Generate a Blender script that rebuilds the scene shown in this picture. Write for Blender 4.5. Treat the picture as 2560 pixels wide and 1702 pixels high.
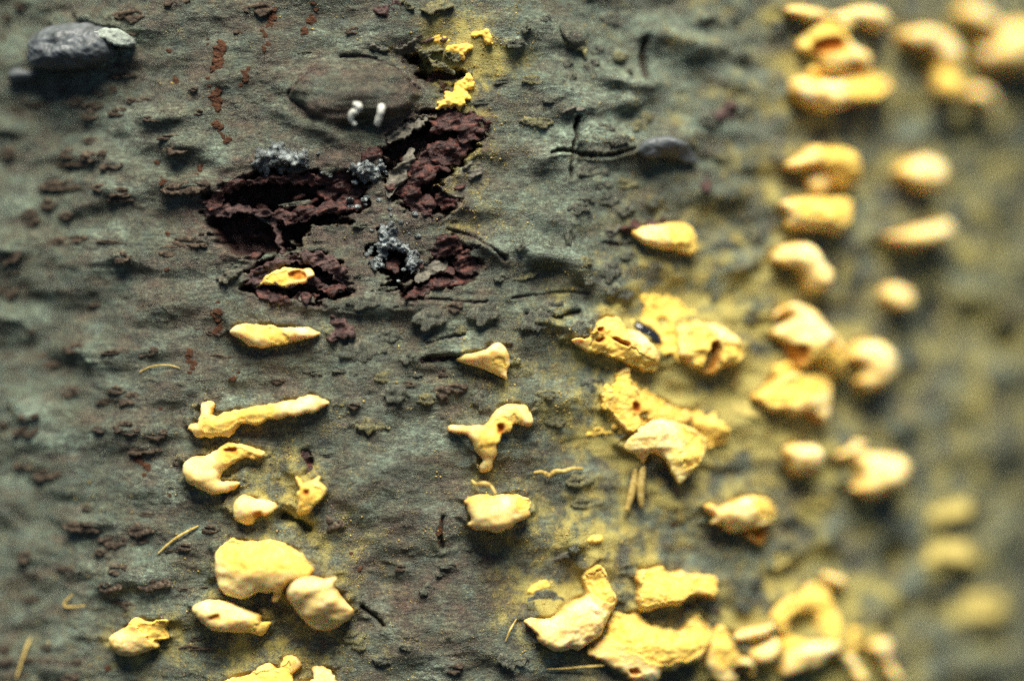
import bpy, math, random
import numpy as np
from mathutils import Vector, Matrix

# ------------------------------------------------------------------ camera, world, sun
SC = bpy.context.scene
for o in list(bpy.data.objects):
    bpy.data.objects.remove(o)
MM = 0.001                       # everything below is worked out in millimetres
D, R, X0 = 200.0, 64.0, -10.0    # lens to bark, trunk radius, trunk axis offset
PXMM = 40.0                      # photograph pixels per millimetre at the bark

cam = bpy.data.cameras.new('camera')
cam.sensor_width = 36.0
cam.lens = 36.0 * D / 64.0
cam.clip_start, cam.clip_end = 0.01, 50.0
cam.dof.use_dof = True
cam.dof.focus_distance = (D + 0.1) * MM
cam.dof.aperture_fstop = 4.2
camo = bpy.data.objects.new('camera', cam)
camo.location = (0, -D * MM, 0)
camo.rotation_euler = (math.radians(90), 0, 0)
SC.collection.objects.link(camo)
SC.camera = camo

SUN_EL, SUN_AZ = math.radians(56), math.radians(3)   # azimuth from the camera's side, to the left
sun = bpy.data.lights.new('sun', 'SUN')
sun.energy = 5.0
sun.angle = math.radians(32)
sun.color = (1.0, 0.94, 0.80)
suno = bpy.data.objects.new('sun', sun)
sdir = Vector((math.sin(SUN_AZ) * math.cos(SUN_EL), -math.cos(SUN_AZ) * math.cos(SUN_EL), math.sin(SUN_EL)))
suno.rotation_euler = sdir.to_track_quat('Z', 'Y').to_euler()
suno.location = (0, -0.3, 0.4)
SC.collection.objects.link(suno)

world = bpy.data.worlds.new('World')
SC.world = world
world.use_nodes = True
wn = world.node_tree
bg = wn.nodes['Background']
sky = wn.nodes.new('ShaderNodeTexSky')
sky.sky_type = 'NISHITA'
sky.sun_disc = False
sky.altitude = 2500
sky.air_density = 0.4
sky.dust_density = 0.4
sky.ozone_density = 0.3
sky.sun_elevation = SUN_EL
sky.sun_rotation = math.pi + SUN_AZ * -1
wn.links.new(sky.outputs[0], bg.inputs[0])
bg.inputs[1].default_value = 0.05

SC.view_settings.view_transform = 'Standard'
SC.view_settings.look = 'None'
SC.view_settings.exposure = 0.92
SC.view_settings.gamma = 1.0
SC.render.engine = 'CYCLES'
SC.cycles.use_denoising = False
SC.cycles.max_bounces = 6

rng = np.random.default_rng(7)
random.seed(7)

# ------------------------------------------------------------------ noise
_P = rng.permutation(4096)
_G = rng.uniform(0, 2 * math.pi, 4096)
_GX, _GY = np.cos(_G), np.sin(_G)

def perlin(x, y, seed=0):
    x = np.asarray(x, float) + seed * 17.31
    y = np.asarray(y, float) + seed * 9.77
    xi = np.floor(x).astype(np.int64); yi = np.floor(y).astype(np.int64)
    xf, yf = x - xi, y - yi
    u = xf * xf * xf * (xf * (xf * 6 - 15) + 10)
    v = yf * yf * yf * (yf * (yf * 6 - 15) + 10)
    def g(ix, iy, fx, fy):
        h = _P[(_P[(ix + seed * 57) & 4095] + iy) & 4095]
        return _GX[h] * fx + _GY[h] * fy
    a = g(xi, yi, xf, yf); b = g(xi + 1, yi, xf - 1, yf)
    c = g(xi, yi + 1, xf, yf - 1); d = g(xi + 1, yi + 1, xf - 1, yf - 1)
    return 1.5 * ((a * (1 - u) + b * u) * (1 - v) + (c * (1 - u) + d * u) * v)

def fbm(x, y, octaves=4, seed=0, gain=0.5):
    r = 0; a = 1.0
    for k in range(octaves):
        r = r + a * perlin(x * 2 ** k, y * 2 ** k, seed + k)
        a *= gain
    return r

def sstep(a, b, x):
    t = np.clip((x - a) / (b - a), 0, 1)
    return t * t * (3 - 2 * t)

# ------------------------------------------------------------------ photograph point -> bark (s = arc length, z), mm
TILE = {k: (850 * (i % 3), 566 * (i // 3)) for i, k in enumerate('ABCDEFGHI')}
TS = 2359 / 860.0
def S(tile, pts):
    """points read off an enlarged tile of the photograph -> photograph pixels; tile 'V' is the 2358 px wide view"""
    p = np.asarray(pts, float)
    if tile == 'V':
        return p * (2560 / 2358.0)
    ox, oy = TILE[tile]
    return p / TS + np.array([ox, oy])

def to_bark(p, h=0.0):
    p = np.atleast_2d(np.asarray(p, float))
    dx = (p[:, 0] - 1280) / PXMM / D
    dz = (851 - p[:, 1]) / PXMM / D
    ox, oy = -X0, -D - R
    a = dx * dx + 1; b = 2 * (ox * dx + oy); c = ox * ox + oy * oy - (R + h) ** 2
    disc = np.maximum(b * b - 4 * a * c, 0)
    t = (-b - np.sqrt(disc)) / (2 * a)
    x, y, z = ox + t * dx, oy + t * 1.0, t * dz
    return np.stack([np.arctan2(x, -y) * R, z], 1)

def wrap(s, z, h):
    th = np.asarray(s) / R
    r = R + np.asarray(h)
    return np.stack([X0 + r * np.sin(th), R - r * np.cos(th), np.asarray(z) + 0 * r], -1)

def poly_sd(pts, poly):
    """signed distance (positive inside) of pts to a closed polygon, and the nearest boundary point"""
    a = poly; b = np.roll(poly, -1, 0)
    best = np.full(len(pts), 1e9); near = np.zeros((len(pts), 2)); inside = np.zeros(len(pts), bool)
    for k in range(len(a)):
        e = b[k] - a[k]; w = pts - a[k]
        t = np.clip((w @ e) / max(e @ e, 1e-12), 0, 1)
        q = a[k] + t[:, None] * e
        d = np.hypot(*(pts - q).T)
        m = d < best
        best[m] = d[m]; near[m] = q[m]
        c = (a[k][1] > pts[:, 1]) != (b[k][1] > pts[:, 1])
        if abs(e[1]) > 1e-12:
            xc = a[k][0] + (pts[:, 1] - a[k][1]) * e[0] / e[1]
            inside ^= c & (pts[:, 0] < xc)
    return np.where(inside, best, -best), near

def smooth_poly(poly, step, jag=0.0, seed=0):
    """Catmull-Rom through the traced corners, resampled at an even step, edge roughened"""
    n = len(poly); out = []
    for k in range(n):
        p0, p1, p2, p3 = poly[k - 1], poly[k], poly[(k + 1) % n], poly[(k + 2) % n]
        m = max(2, int(np.hypot(*(p2 - p1)) / step) + 1)
        for t in np.arange(m) / m:
            out.append(0.5 * (2 * p1 + (p2 - p0) * t + (2 * p0 - 5 * p1 + 4 * p2 - p3) * t * t + (3 * p1 - p0 - 3 * p2 + p3) * t ** 3))
    out = np.array(out)
    if jag:
        tn = np.roll(out, -1, 0) - np.roll(out, 1, 0)
        tn /= np.maximum(np.hypot(*tn.T), 1e-9)[:, None]
        nr = np.stack([-tn[:, 1], tn[:, 0]], 1)
        out = out + nr * (jag * fbm(out[:, 0] * 1.7, out[:, 1] * 1.7, 4, seed, 0.65))[:, None]
    return out

# ------------------------------------------------------------------ bark relief
def spot(tile, x, y, rx, ry, amp, rot=0):
    c = to_bark(S(tile, [(x, y)]))[0]
    k = (2560 / 2358.0 if tile == 'V' else 1 / TS) / PXMM
    return c[0], c[1], rx * k, ry * k, amp, math.radians(rot)

SWELL = [spot(*a) for a in [
    ('A', 1180, 800, 330, 90, .55, 3), ('A', 1260, 990, 300, 110, .5, 0), ('A', 120, 260, 200, 260, .35, 0), ('A', 60, 880, 220, 90, .4),
    ('A', 620, 1390, 180, 80, .35, 20), ('A', 560, 1060, 330, 110, .35), ('A', 1300, 1260, 330, 90, .5), ('A', 2150, 860, 420, 100, .55, -20),
    ('D', 70, 130, 230, 90, .5), ('D', 60, 640, 260, 110, .55), ('D', 210, 1240, 300, 130, .55), ('D', 1120, 540, 330, 150, .5),
    ('D', 950, 260, 330, 110, .3), ('D', 1500, 1010, 420, 130, .35), ('D', 560, 860, 300, 120, .35), ('D', 820, 1400, 420, 130, .3),
    ('G', 970, 830, 380, 130, .45, 10), ('G', 300, 1430, 260, 120, .45), ('G', 640, 480, 420, 130, .4), ('G', 1080, 1130, 300, 100, .4),
    ('B', 1900, 560, 230, 90, .7, -20), ('B', 1960, 700, 160, 70, .6, -15), ('B', 1680, 760, 320, 110, .5), ('B', 1500, 620, 200, 90, .4),
    ('B', 1750, 960, 330, 110, .6), ('B', 1420, 1090, 150, 90, .35), ('B', 2150, 200, 260, 120, .4), ('B', 2250, 960, 300, 120, .6),
    ('B', 1380, 190, 260, 100, .35), ('B', 1300, 1420, 420, 180, .4), ('B', 1620, 1040, 60, 200, -.3), ('B', 60, 660, 330, 150, .5),
    ('E', 1330, 180, 330, 120, .8, -30), ('E', 1600, 250, 240, 110, .6, -35), ('E', 1050, 180, 220, 90, .6, -25), ('E', 1400, 330, 200, 80, -.35),
    ('E', 560, 640, 240, 110, .5), ('E', 960, 610, 220, 110, .5), ('E', 1360, 660, 260, 130, .5), ('E', 1620, 700, 200, 90, .4),
    ('E', 300, 560, 600, 90, .4), ('E', 950, 830, 500, 120, .5), ('E', 480, 1130, 300, 150, .35), ('E', 1500, 1180, 400, 160, .3),
    ('E', 1120, 1480, 480, 220, .4), ('H', 1060, 430, 420, 230, .5), ('H', 1400, 450, 120, 220, -.4, 20), ('H', 500, 300, 500, 300, .3),
    ('H', 1650, 560, 350, 180, .4), ('H', 450, 900, 500, 260, -.35), ('G', 1750, 330, 480, 230, .5), ('G', 1950, 780, 560, 230, .5),
    ('C', 350, 560, 220, 90, .6, -20), ('C', 120, 320, 260, 100, .5, -10), ('C', 300, 1330, 260, 100, .5), ('C', 150, 130, 160, 80, .5),
    ('F', 430, 260, 260, 110, .5, 20), ('F', 300, 620, 260, 130, .5), ('I', 1000, 580, 200, 110, .6, -25), ('I', 760, 700, 300, 90, .4, 20),
    ('I', 1350, 1100, 260, 200, .5), ('I', 2000, 1130, 300, 160, .6), ('I', 1850, 700, 280, 170, .7), ('I', 1850, 420, 260, 90, .6, 25),
    ('F', 1750, 620, 240, 200, -.6, -40), ('F', 2280, 800, 200, 120, -1.2), ('I', 1510, 720, 120, 150, -1.2), ('I', 1780, 1110, 90, 110, -.9),
    ('I', 2080, 520, 110, 100, -.9), ('I', 1600, 1060, 90, 60, -.6), ('C', 1950, 960, 220, 80, -.5), ('F', 2250, 170, 120, 110, -.5),
    ('F', 2030, 620, 160, 110, -.5), ('F', 300, 1330, 330, 120, .4), ('F', 1450, 1350, 300, 120, .4), ('I', 200, 160, 330, 100, -.4)]]

LENT = {
 'A': [(920,115,200,80),(940,230,130,40),(365,150,100,50),(140,40,120,50),(35,115,80,50),(700,630,210,60),(230,705,110,40),(510,705,140,40),(650,725,150,40),
       (620,790,120,60),(820,775,150,45),(620,968,110,45),(50,1050,100,70),(470,1055,120,60),(650,1080,210,70),(490,1120,140,30),(790,1135,190,50),(1240,1025,200,70),
       (480,1265,430,80),(710,1295,130,50),(830,1320,180,50),(1300,1290,330,90),(330,1400,110,70),(220,1460,110,50),(230,1525,120,50),(460,1480,110,50),(1780,65,190,80),
       (1240,10,200,60),(410,620,90,40),(900,695,70,35),(1340,620,60,30)],
 'D': [(470,100,300,60),(100,215,200,100),(870,215,110,70),(1190,170,220,70),(1310,110,250,70),(60,440,150,80),(520,835,190,60),(310,920,220,100),(990,865,220,60),
       (460,1135,170,60),(810,1120,120,50),(890,1180,200,70),(230,1310,180,40),(210,1400,180,70),(720,1390,150,40),(870,1370,170,60),(930,1410,140,40),(1100,1430,160,60),
       (1000,1530,250,60),(40,1360,60,50),(210,720,60,40),(1900,1060,110,40)],
 'G': [(180,85,180,50),(310,140,220,90),(610,375,80,40),(610,500,330,80),(970,530,170,80),(790,605,220,80),(180,715,140,70),(200,1000,110,50),(840,800,180,60),
       (770,915,150,80),(1060,890,220,100),(890,1055,120,60),(40,1350,90,60),(2260,490,170,90),(1290,640,110,50),(1230,60,70,50),(330,1330,90,40),(50,1430,140,40),(1450,520,120,50),(480,1545,150,60),(700,680,90,40)],
 'B': [(90,210,140,40),(230,325,160,40),(1900,130,150,70),(1600,280,200,90),(1720,450,100,60),(1340,840,180,70),(1760,885,160,50),(2030,870,120,60),(1890,970,150,50),
       (1710,1170,190,80),(1780,1265,150,50),(1960,1260,140,70),(1830,1370,140,70),(1620,1430,120,60),(1960,1450,110,60),(2160,1390,100,50),(1260,215,60,50),(1190,310,130,50),
       (1560,440,70,40),(1920,385,90,50),(1300,560,120,50),(1430,690,110,40),(30,550,80,40),(1580,540,60,40),(1960,510,60,50),(1760,350,100,50),(2100,800,80,50),(1400,130,80,40)],
 'E': [(600,640,170,100),(970,600,170,100),(340,750,150,70),(380,1150,160,90),(150,860,260,110),(470,905,110,60),(300,1040,100,60),(700,1140,110,70),(800,1110,130,50),
       (580,1190,110,60),(970,1190,100,90),(230,1360,180,70),(1340,655,200,110),(1440,560,150,80),(1640,690,150,70),(1250,980,190,90),(1830,310,110,100),(1940,460,110,70),
       (1390,1150,120,60),(1260,335,140,60),(520,540,130,40),(1100,350,90,50),(150,520,170,70),(1220,150,60,40),(460,1080,90,30),(720,1000,80,50),(1470,1340,120,60),
       (1850,440,80,60),(1690,380,70,40),(100,1230,90,50),(1650,240,90,50),(1560,60,60,120),(1720,1080,130,70),(1960,200,110,50),(780,560,110,60),(820,700,90,50)],
 'H': [(1700,340,180,80),(1640,190,150,80),(1600,640,100,60),(1720,750,110,70),(940,740,60,30),(740,770,110,30),(420,790,80,40),(590,930,90,70),(690,830,60,30),(1180,1420,170,90),
       (100,1260,150,90),(130,1320,100,80),(60,1250,80,50),(1400,1000,200,80),(1330,1040,100,50),(780,1480,120,60),(480,1330,120,40),(300,1420,130,50)],
 'C': [(400,110,90,60),(420,380,100,40),(660,180,120,60),(180,830,140,60),(420,760,110,70),(330,1080,160,50),(640,240,90,60)],
 'F': [(540,70,80,60),(320,130,180,50),(270,470,90,60),(480,625,120,60),(510,830,100,60),(470,590,90,40)],
 'I': [(430,1030,110,90),(480,880,130,60),(700,640,120,50),(740,440,100,50)],
}
for _t, _rows in LENT.items():
    for _x, _y, _w, _h in _rows:
        SWELL.append(spot(_t, _x, _y - .25 * _h, _w * .8, _h * 1.0, .16, 0))

WOUND = [smooth_poly(to_bark(S('V', p)), .3, .25, 5) for p in [
    [(490, 450), (540, 408), (620, 405), (700, 402), (800, 398), (850, 425), (850, 470), (790, 505), (720, 540), (660, 575), (560, 595), (490, 555), (470, 500)],
    [(890, 330), (960, 270), (1010, 255), (1100, 265), (1110, 320), (1060, 380), (1010, 430), (1060, 470), (990, 500), (920, 460), (880, 420)],
    [(850, 590), (890, 540), (950, 600), (950, 660), (900, 665)],
    [(590, 610), (650, 590), (760, 600), (820, 650), (760, 690), (650, 690), (570, 650)],
    [(990, 590), (1040, 540), (1080, 570), (1110, 620), (1050, 650), (960, 680), (930, 690)],
    [(960, 130), (1010, 150), (1070, 175), (1070, 205), (1000, 190), (950, 165)],
]]
WOUND_D = [2.3, 1.9, 2.0, 1.6, 1.1, 1.2]
def soft(p):
    for _ in range(2):
        q = np.empty((2 * len(p), 2)); q[0] = p[0]; q[-1] = p[-1]
        q[1:-1:2] = .75 * p[:-1] + .25 * p[1:]; q[2:-1:2] = .25 * p[:-1] + .75 * p[1:]
        p = q
    return p
CRACK = []      # grooves: traced line, width mm, depth mm
for p, w, d in [
    ([(1438, 1050), (1500, 1030), (1570, 1040), (1640, 1062), (1740, 1075), (1830, 1075), (1920, 1050), (2000, 1025)], .12, .6),
    ([(1620, 810), (1600, 880), (1615, 940), (1580, 1000), (1590, 1070), (1575, 1150), (1580, 1220)], .13, .6),
    ([(0, 390), (100, 385), (220, 400), (370, 450), (440, 520), (540, 620)], .16, .32), ([(2090, 280), (2080, 380), (2100, 520)], .3, .6)]:
    CRACK.append((soft(to_bark(S('B', p))), w, d))
for p, w, d in [
    ([(1270, 600), (1350, 600), (1440, 610), (1480, 635), (1540, 605), (1630, 590)], .2, .7),
    ([(420, 490), (560, 500), (700, 500), (850, 520), (1000, 520)], .1, .28), ([(1180, 490), (1350, 470), (1500, 450), (1700, 460)], .1, .25),
    ([(570, 920), (700, 905), (800, 900)], .2, .5), ([(600, 800), (740, 760), (850, 740)], .1, .25), ([(740, 20), (900, 60), (1040, 150), (1130, 230)], .12, .3),
    ([(2000, 120), (1900, 130), (1800, 110)], .15, .3)]:
    CRACK.append((soft(to_bark(S('E', p))), w, d))
for p, w, d in [([(150, 1060), (200, 1100), (260, 1140), (300, 1190)], .18, .5), ([(700, 440), (680, 560), (700, 640)], .2, .4)]:
    CRACK.append((soft(to_bark(S('H', p))), w, d))
for p, w, d in [([(2100, 0), (2130, 90), (2100, 150)], .3, .7), ([(1960, 430), (2060, 470), (2120, 520)], .4, .8)]:
    CRACK.append((soft(to_bark(S('G', p))), w, d))
for p, w, d in [([(2100, 760), (2000, 700), (1970, 650), (2050, 580), (2100, 500), (2220, 480)], .12, .16)]:
    CRACK.append((soft(to_bark(S('A', p))), w, d))

def line_d(s, z, line):
    best = np.full(s.shape, 1e9)
    for a, b in zip(line[:-1], line[1:]):
        e = b - a
        t = np.clip(((s - a[0]) * e[0] + (z - a[1]) * e[1]) / (e @ e), 0, 1)
        best = np.minimum(best, np.hypot(s - a[0] - t * e[0], z - a[1] - t * e[1]))
    return best

EYE = spot('V', 812, 212, 150, 72, 0)
def eye_r(s, z):
    dx, dz = (s - EYE[0]) / EYE[2], (z - EYE[1]) / EYE[3]
    return np.hypot(dx, dz) * (1 + .16 * fbm(s * .35, z * .5, 3, 90))

def bark_low(s, z):
    """swellings of the bark, the level things grow from"""
    s = np.asarray(s, float); z = np.asarray(z, float)
    h = .46 * fbm(s * .09, z * .15, 2, 11) + .46 * fbm(s * .20 + 5, z * .34, 3, 14, .42)
    ws = s + .35 * perlin(s * .5, z * .6, 21); wz = z + .22 * perlin(s * .5, z * .6, 22)
    for cx, cz, rx, rz, a, ro in SWELL:
        m = (np.abs(s - cx) < 3 * max(rx, rz)) & (np.abs(z - cz) < 3 * max(rx, rz))
        if not m.any():
            continue
        x, y = ws[m] - cx, wz[m] - cz
        c, n = math.cos(ro), math.sin(ro)
        q = ((x * c + y * n) / rx) ** 2 + ((-x * n + y * c) / rz) ** 2
        h[m] += 1.45 * a * np.exp(-q * 1.6)
    return h

def bark_full(s, z):
    """all relief + the masks: stain, dust, pale, wound"""
    h = bark_low(s, z)
    ws = s + .5 * fbm(s * .4, z * .5, 2, 31); wz = z + .28 * fbm(s * .4, z * .6, 2, 33)
    # crosswise wrinkles, warts, grain
    wr = fbm(ws * .38, wz * 1.5, 3, 41)
    h += .04 * wr - .05 * np.maximum(0, .25 - np.abs(fbm(ws * .30, wz * 1.15, 2, 45))) * sstep(-.2, .5, perlin(s * .15, z * .2, 46)) * 2
    wart = np.maximum(0, fbm(ws * .8, wz * 1.7, 2, 48) - .35)
    h += .22 * wart * sstep(-.1, .6, perlin(s * .12, z * .17, 49))
    rough = .35 + .9 * sstep(-.3, .6, fbm(s * .12, z * .14, 2, 51))
    h += rough * (.045 * fbm(s * 1.3, z * 2.0, 3, 52) + .035 * np.abs(fbm(s * 3.4, z * 4.6, 2, 56)) + .02 * perlin(s * 7, z * 8, 58))
    # branch scar with rings
    e = eye_r(s, z)
    em = sstep(1.25, .8, e)
    h = h * (1 - .6 * em) + 1.5 * em * (1 - .5 * e ** 2) - .04 * np.exp(-((e - 1.0) / .06) ** 2)
    h += .02 * np.sin(e * 30 + 3 * fbm(s * .6, z * .9, 2, 64)) * sstep(1.05, .7, e) * sstep(.3, .6, e) + .12 * fbm(s * .25, z * 1.5, 2, 65) * em + .09 * np.exp(-((e - 1.2) / .14) ** 2)
    wound = np.zeros_like(h); rim = np.zeros_like(h)
    flat = np.stack([ws.ravel(), wz.ravel()], 1)
    for poly, dep in zip(WOUND, WOUND_D):
        lo, hi = poly.min(0) - 1.6, poly.max(0) + 1.6
        m = (s > lo[0]) & (s < hi[0]) & (z > lo[1]) & (z < hi[1])
        if not m.any():
            continue
        sd, _ = poly_sd(flat[m.ravel()], poly[::2])
        sd = sd + .5 * fbm(s[m] * .7, z[m] * 1.3, 4, 63, .6)
        k = sstep(-.12, .35, sd)
        h[m] += -dep * k + .10 * np.exp(-((sd + .3) / .3) ** 2) + k * (.75 * fbm(s[m] * .9, z[m] * 1.9, 5, 66, .6))
        wound[m] = np.maximum(wound[m], sstep(-.15, .2, sd)); rim[m] = np.maximum(rim[m], sstep(-1.5, 0, sd))
    for line, w, dep in CRACK:
        lo, hi = line.min(0) - 1.2, line.max(0) + 1.2
        m = (s > lo[0]) & (s < hi[0]) & (z > lo[1]) & (z < hi[1])
        if not m.any():
            continue
        d = line_d(s[m] + .07 * perlin(s[m] * 3, z[m] * 3, 71), z[m] + .07 * perlin(s[m] * 3, z[m] * 3, 72), line)
        ww = w * (.7 + .5 * perlin(s[m] * .9, z[m] * .9, 73))
        g = np.exp(-(d / (ww * .8)) ** 2)
        h[m] += -dep * g + .3 * dep * np.exp(-((d - 2.0 * w) / (1.3 * w)) ** 2)
        wound[m] = np.maximum(wound[m], .85 * g)
    # masks
    def reg(v, x, y, rx, ry):
        c = spot('V', x, y, rx, ry, 0)
        return v * np.exp(-(((s - c[0]) / c[2]) ** 2 + ((z - c[1]) / c[3]) ** 2))
    bl = fbm(s * .35, z * .6, 3, 81)
    stain = reg(1.15, 740, 500, 300, 170) + reg(.8, 1000, 360, 150, 140) + reg(.75, 960, 1270, 240, 190) + reg(.3, 480, 1000, 200, 120) \
        + reg(.4, 350, 180, 260, 160) + .6 * em + reg(.35, 620, 850, 400, 130) + reg(.4, 620, 120, 130, 200) + reg(.5, 960, 1430, 250, 90) + reg(.3, 330, 640, 200, 130)
    stain = np.clip(stain * (.7 + .9 * bl) + .8 * rim * (.8 + .8 * bl), 0, 1)
    right = sstep(10, 40, s)
    dust = .17 + .27 * sstep(10, 26, s) + .08 * sstep(34, 48, s) + reg(.55, 1080, 120, 120, 110) + reg(.35, 1450, 800, 260, 200) + reg(.5, 1350, 1250, 170, 160) + reg(.5, 640, 1100, 110, 90) \
        + reg(.35, 560, 1490, 420, 70) + reg(.5, 1770, 950, 160, 100) + reg(.45, 1080, 420, 90, 120) + reg(.4, 1560, 720, 120, 90) + reg(.35, 1760, 760, 160, 200) \
        + reg(.35, 780, 1280, 120, 100) + reg(.5, 1250, 1370, 110, 60) + reg(.35, 1500, 1000, 200, 150) + reg(.4, 1950, 1420, 200, 150) + reg(.3, 2250, 700, 200, 500)
    dust = np.clip(dust * (.8 + .8 * fbm(s * .5, z * .5, 4, 84, .65)) - reg(.5, 780, 250, 170, 90) - reg(.3, 300, 600, 400, 400), 0, 1)
    pale = sstep(.1, .9, fbm(s * .22, z * .4, 3, 87) + .35 * np.clip(h, -1, 1)) * .8 + reg(.6, 290, 255 + 60, 160, 60) + reg(.7, 350, 1330, 70, 35) + reg(.5, 1500, 120, 300, 180) \
        + reg(.4, 1250, 480, 160, 140) + reg(.5, 1350, 310, 130, 45) + reg(.5, 60, 950, 80, 50) + reg(.4, 230, 75, 50, 20)  # pale patches, plus highlights on raised swellings painted into the colour
    pale = np.clip((pale - .5 * em) * (1 - .7 * stain) * (1 - wound), 0, 1)
    return h, np.stack([stain, dust, pale, wound], -1)

# ------------------------------------------------------------------ materials
def mat(name):
    m = bpy.data.materials.new(name); m.use_nodes = True
    nt = m.node_tree; b = nt.nodes['Principled BSDF']
    return m, nt, b

class N:
    """tiny node helper"""
    def __init__(s, nt): s.nt = nt
    def new(s, t, **k):
        n = s.nt.nodes.new(t)
        for a, v in k.items(): setattr(n, a, v)
        return n
    def link(s, a, b): s.nt.links.new(a, b)
    def coord(s, scale=1000.0, stretch=(1, 1, 1)):
        tc = s.new('ShaderNodeTexCoord'); mp = s.new('ShaderNodeMapping')
        mp.inputs['Scale'].default_value = [scale * k for k in stretch]
        s.link(tc.outputs['Object'], mp.inputs[0]); return mp.outputs[0]
    def noise(s, co, scale, detail=4, rough=.55):
        n = s.new('ShaderNodeTexNoise'); n.inputs['Scale'].default_value = scale
        n.inputs['Detail'].default_value = detail; n.inputs['Roughness'].default_value = rough
        s.link(co, n.inputs['Vector']); return n.outputs[0]
    def ramp(s, f, stops):
        n = s.new('ShaderNodeValToRGB'); e = n.color_ramp.elements
        while len(e) < len(stops): e.new(.5)
        for k, (p, c) in enumerate(stops):
            e[k].position = p; e[k].color = (*c, 1) if len(c) == 3 else c
        s.link(f, n.inputs[0]); return n.outputs[0]
    def mix(s, f, a, b, mode='MIX'):
        n = s.new('ShaderNodeMix', data_type='RGBA', blend_type=mode)
        for sock, v in ((n.inputs[0], f), (n.inputs[6], a), (n.inputs[7], b)):
            if hasattr(v, 'is_linked'): s.link(v, sock)
            elif isinstance(v, (int, float)): sock.default_value = v
            else: sock.default_value = (*v, 1)
        return n.outputs[2]
    def math(s, op, a, b=0.0, clamp=False):
        n = s.new('ShaderNodeMath', operation=op, use_clamp=clamp)
        for k, v in enumerate((a, b)):
            if hasattr(v, 'is_linked'): s.link(v, n.inputs[k])
            else: n.inputs[k].default_value = v
        return n.outputs[0]
    def attr(s, name):
        n = s.new('ShaderNodeAttribute', attribute_name=name)
        sp = s.new('ShaderNodeSeparateColor'); s.link(n.outputs['Color'], sp.inputs[0])
        return sp.outputs[0], sp.outputs[1], sp.outputs[2], n.outputs['Alpha']
    def bump(s, h, b, strength, dist):
        n = s.new('ShaderNodeBump'); n.inputs['Strength'].default_value = strength
        n.inputs['Distance'].default_value = dist * MM
        s.link(h, n.inputs['Height']); s.link(n.outputs[0], b.inputs['Normal'])

SPORE = (.88, .59, .16)
def mat_bark():
    m, nt, b = mat('bark'); n = N(nt); co = n.coord(); cw = n.coord(1000, (1, 1, 2.2))
    stain, dust, pale, wound = n.attr('masks')
    ca = n.coord(1000, (1, 1, 1.5))
    base = n.ramp(n.noise(ca, .7, 5, .65), [(.30, (.016, .021, .015)), (.45, (.050, .066, .046)), (.58, (.090, .113, .083)), (.75, (.16, .192, .15))])
    hue = n.ramp(n.noise(ca, 1.1, 4, .6), [(.32, (.078, .052, .033)), (.45, (.090, .092, .058)), (.57, (.078, .104, .082)), (.70, (.072, .098, .100))])
    base = n.mix(.42, base, hue)
    cs = n.coord(1000, (1, 1, 3.2))
    g1 = n.ramp(n.noise(ca, 6.5, 4, .8), [(.40, (.20, .18, .15)), (.495, (.78, .78, .75)), (.56, (1.3, 1.33, 1.26)), (.65, (2.8, 2.9, 2.7))])
    g2 = n.ramp(n.noise(cs, 1.9, 5, .72), [(.36, (.15, .13, .105)), (.48, (.85, .84, .80)), (.58, (1.3, 1.33, 1.27)), (.70, (2.2, 2.3, 2.15))])
    gr = n.mix(.8, g2, n.mix(n.ramp(n.noise(ca, .9, 3, .6), [(.35, (.45,) * 3), (.65, (1,) * 3)]), (1, 1, 1), g1), 'MULTIPLY')
    brown = n.ramp(n.noise(n.coord(1000, (1, 1, 1.9)), .38, 6, .68), [(.48, (0,) * 3), (.62, (.75,) * 3)])
    base = n.mix(brown, base, n.ramp(n.noise(ca, 3, 4, .7), [(.3, (.026, .018, .012)), (.6, (.098, .072, .047))]))
    base = n.mix(n.math('MULTIPLY', pale, .5), base, n.ramp(n.noise(co, 3.2, 4, .65), [(.3, (.13, .185, .145)), (.7, (.35, .44, .365))]))
    red = n.ramp(n.noise(co, 3.5, 5, .7), [(.3, (.022, .013, .009)), (.5, (.074, .042, .030)), (.7, (.13, .080, .060))])
    st = n.math('MULTIPLY', stain, n.ramp(n.noise(ca, 1.6, 5, .7), [(.3, (.1,) * 3), (.62, (.95,) * 3)]), True)
    base = n.mix(st, base, red)
    base = n.mix(.85, base, gr, 'MULTIPLY')
    wc = n.ramp(n.noise(co, 2.4, 5, .7), [(.3, (.007, .003, .003)), (.54, (.032, .010, .008)), (.76, (.11, .036, .026))])
    base = n.mix(wound, base, wc)
    # yellow dust: fine speckle, thicker where the mask is strong
    sp = n.math('ADD', n.math('MULTIPLY', n.noise(co, 9, 4, .85), .9), n.math('MULTIPLY', n.noise(co, 1.6, 4, .65), .2))
    dm = n.math('MULTIPLY', n.math('SUBTRACT', n.math('ADD', sp, n.math('MULTIPLY', dust, .36)), .69), 6.0, True)
    dm = n.math('MULTIPLY', dm, n.math('ADD', .22, n.math('MULTIPLY', dust, .70)), True)
    col = n.mix(dm, base, (.40, .34, .085))
    n.link(col, b.inputs['Base Color'])
    n.link(n.ramp(n.noise(co, 1.2, 3), [(.3, (.28,) * 3), (.7, (.52,) * 3)]), b.inputs['Roughness'])
    b.inputs['Specular IOR Level'].default_value = .6
    hh = n.math('ADD', n.math('MULTIPLY', n.noise(cw, 3.0, 5, .7), .6), n.math('MULTIPLY', n.noise(ca, 8, 4, .75), .7))
    n.bump(hh, b, .85, .19)
    return m

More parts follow.
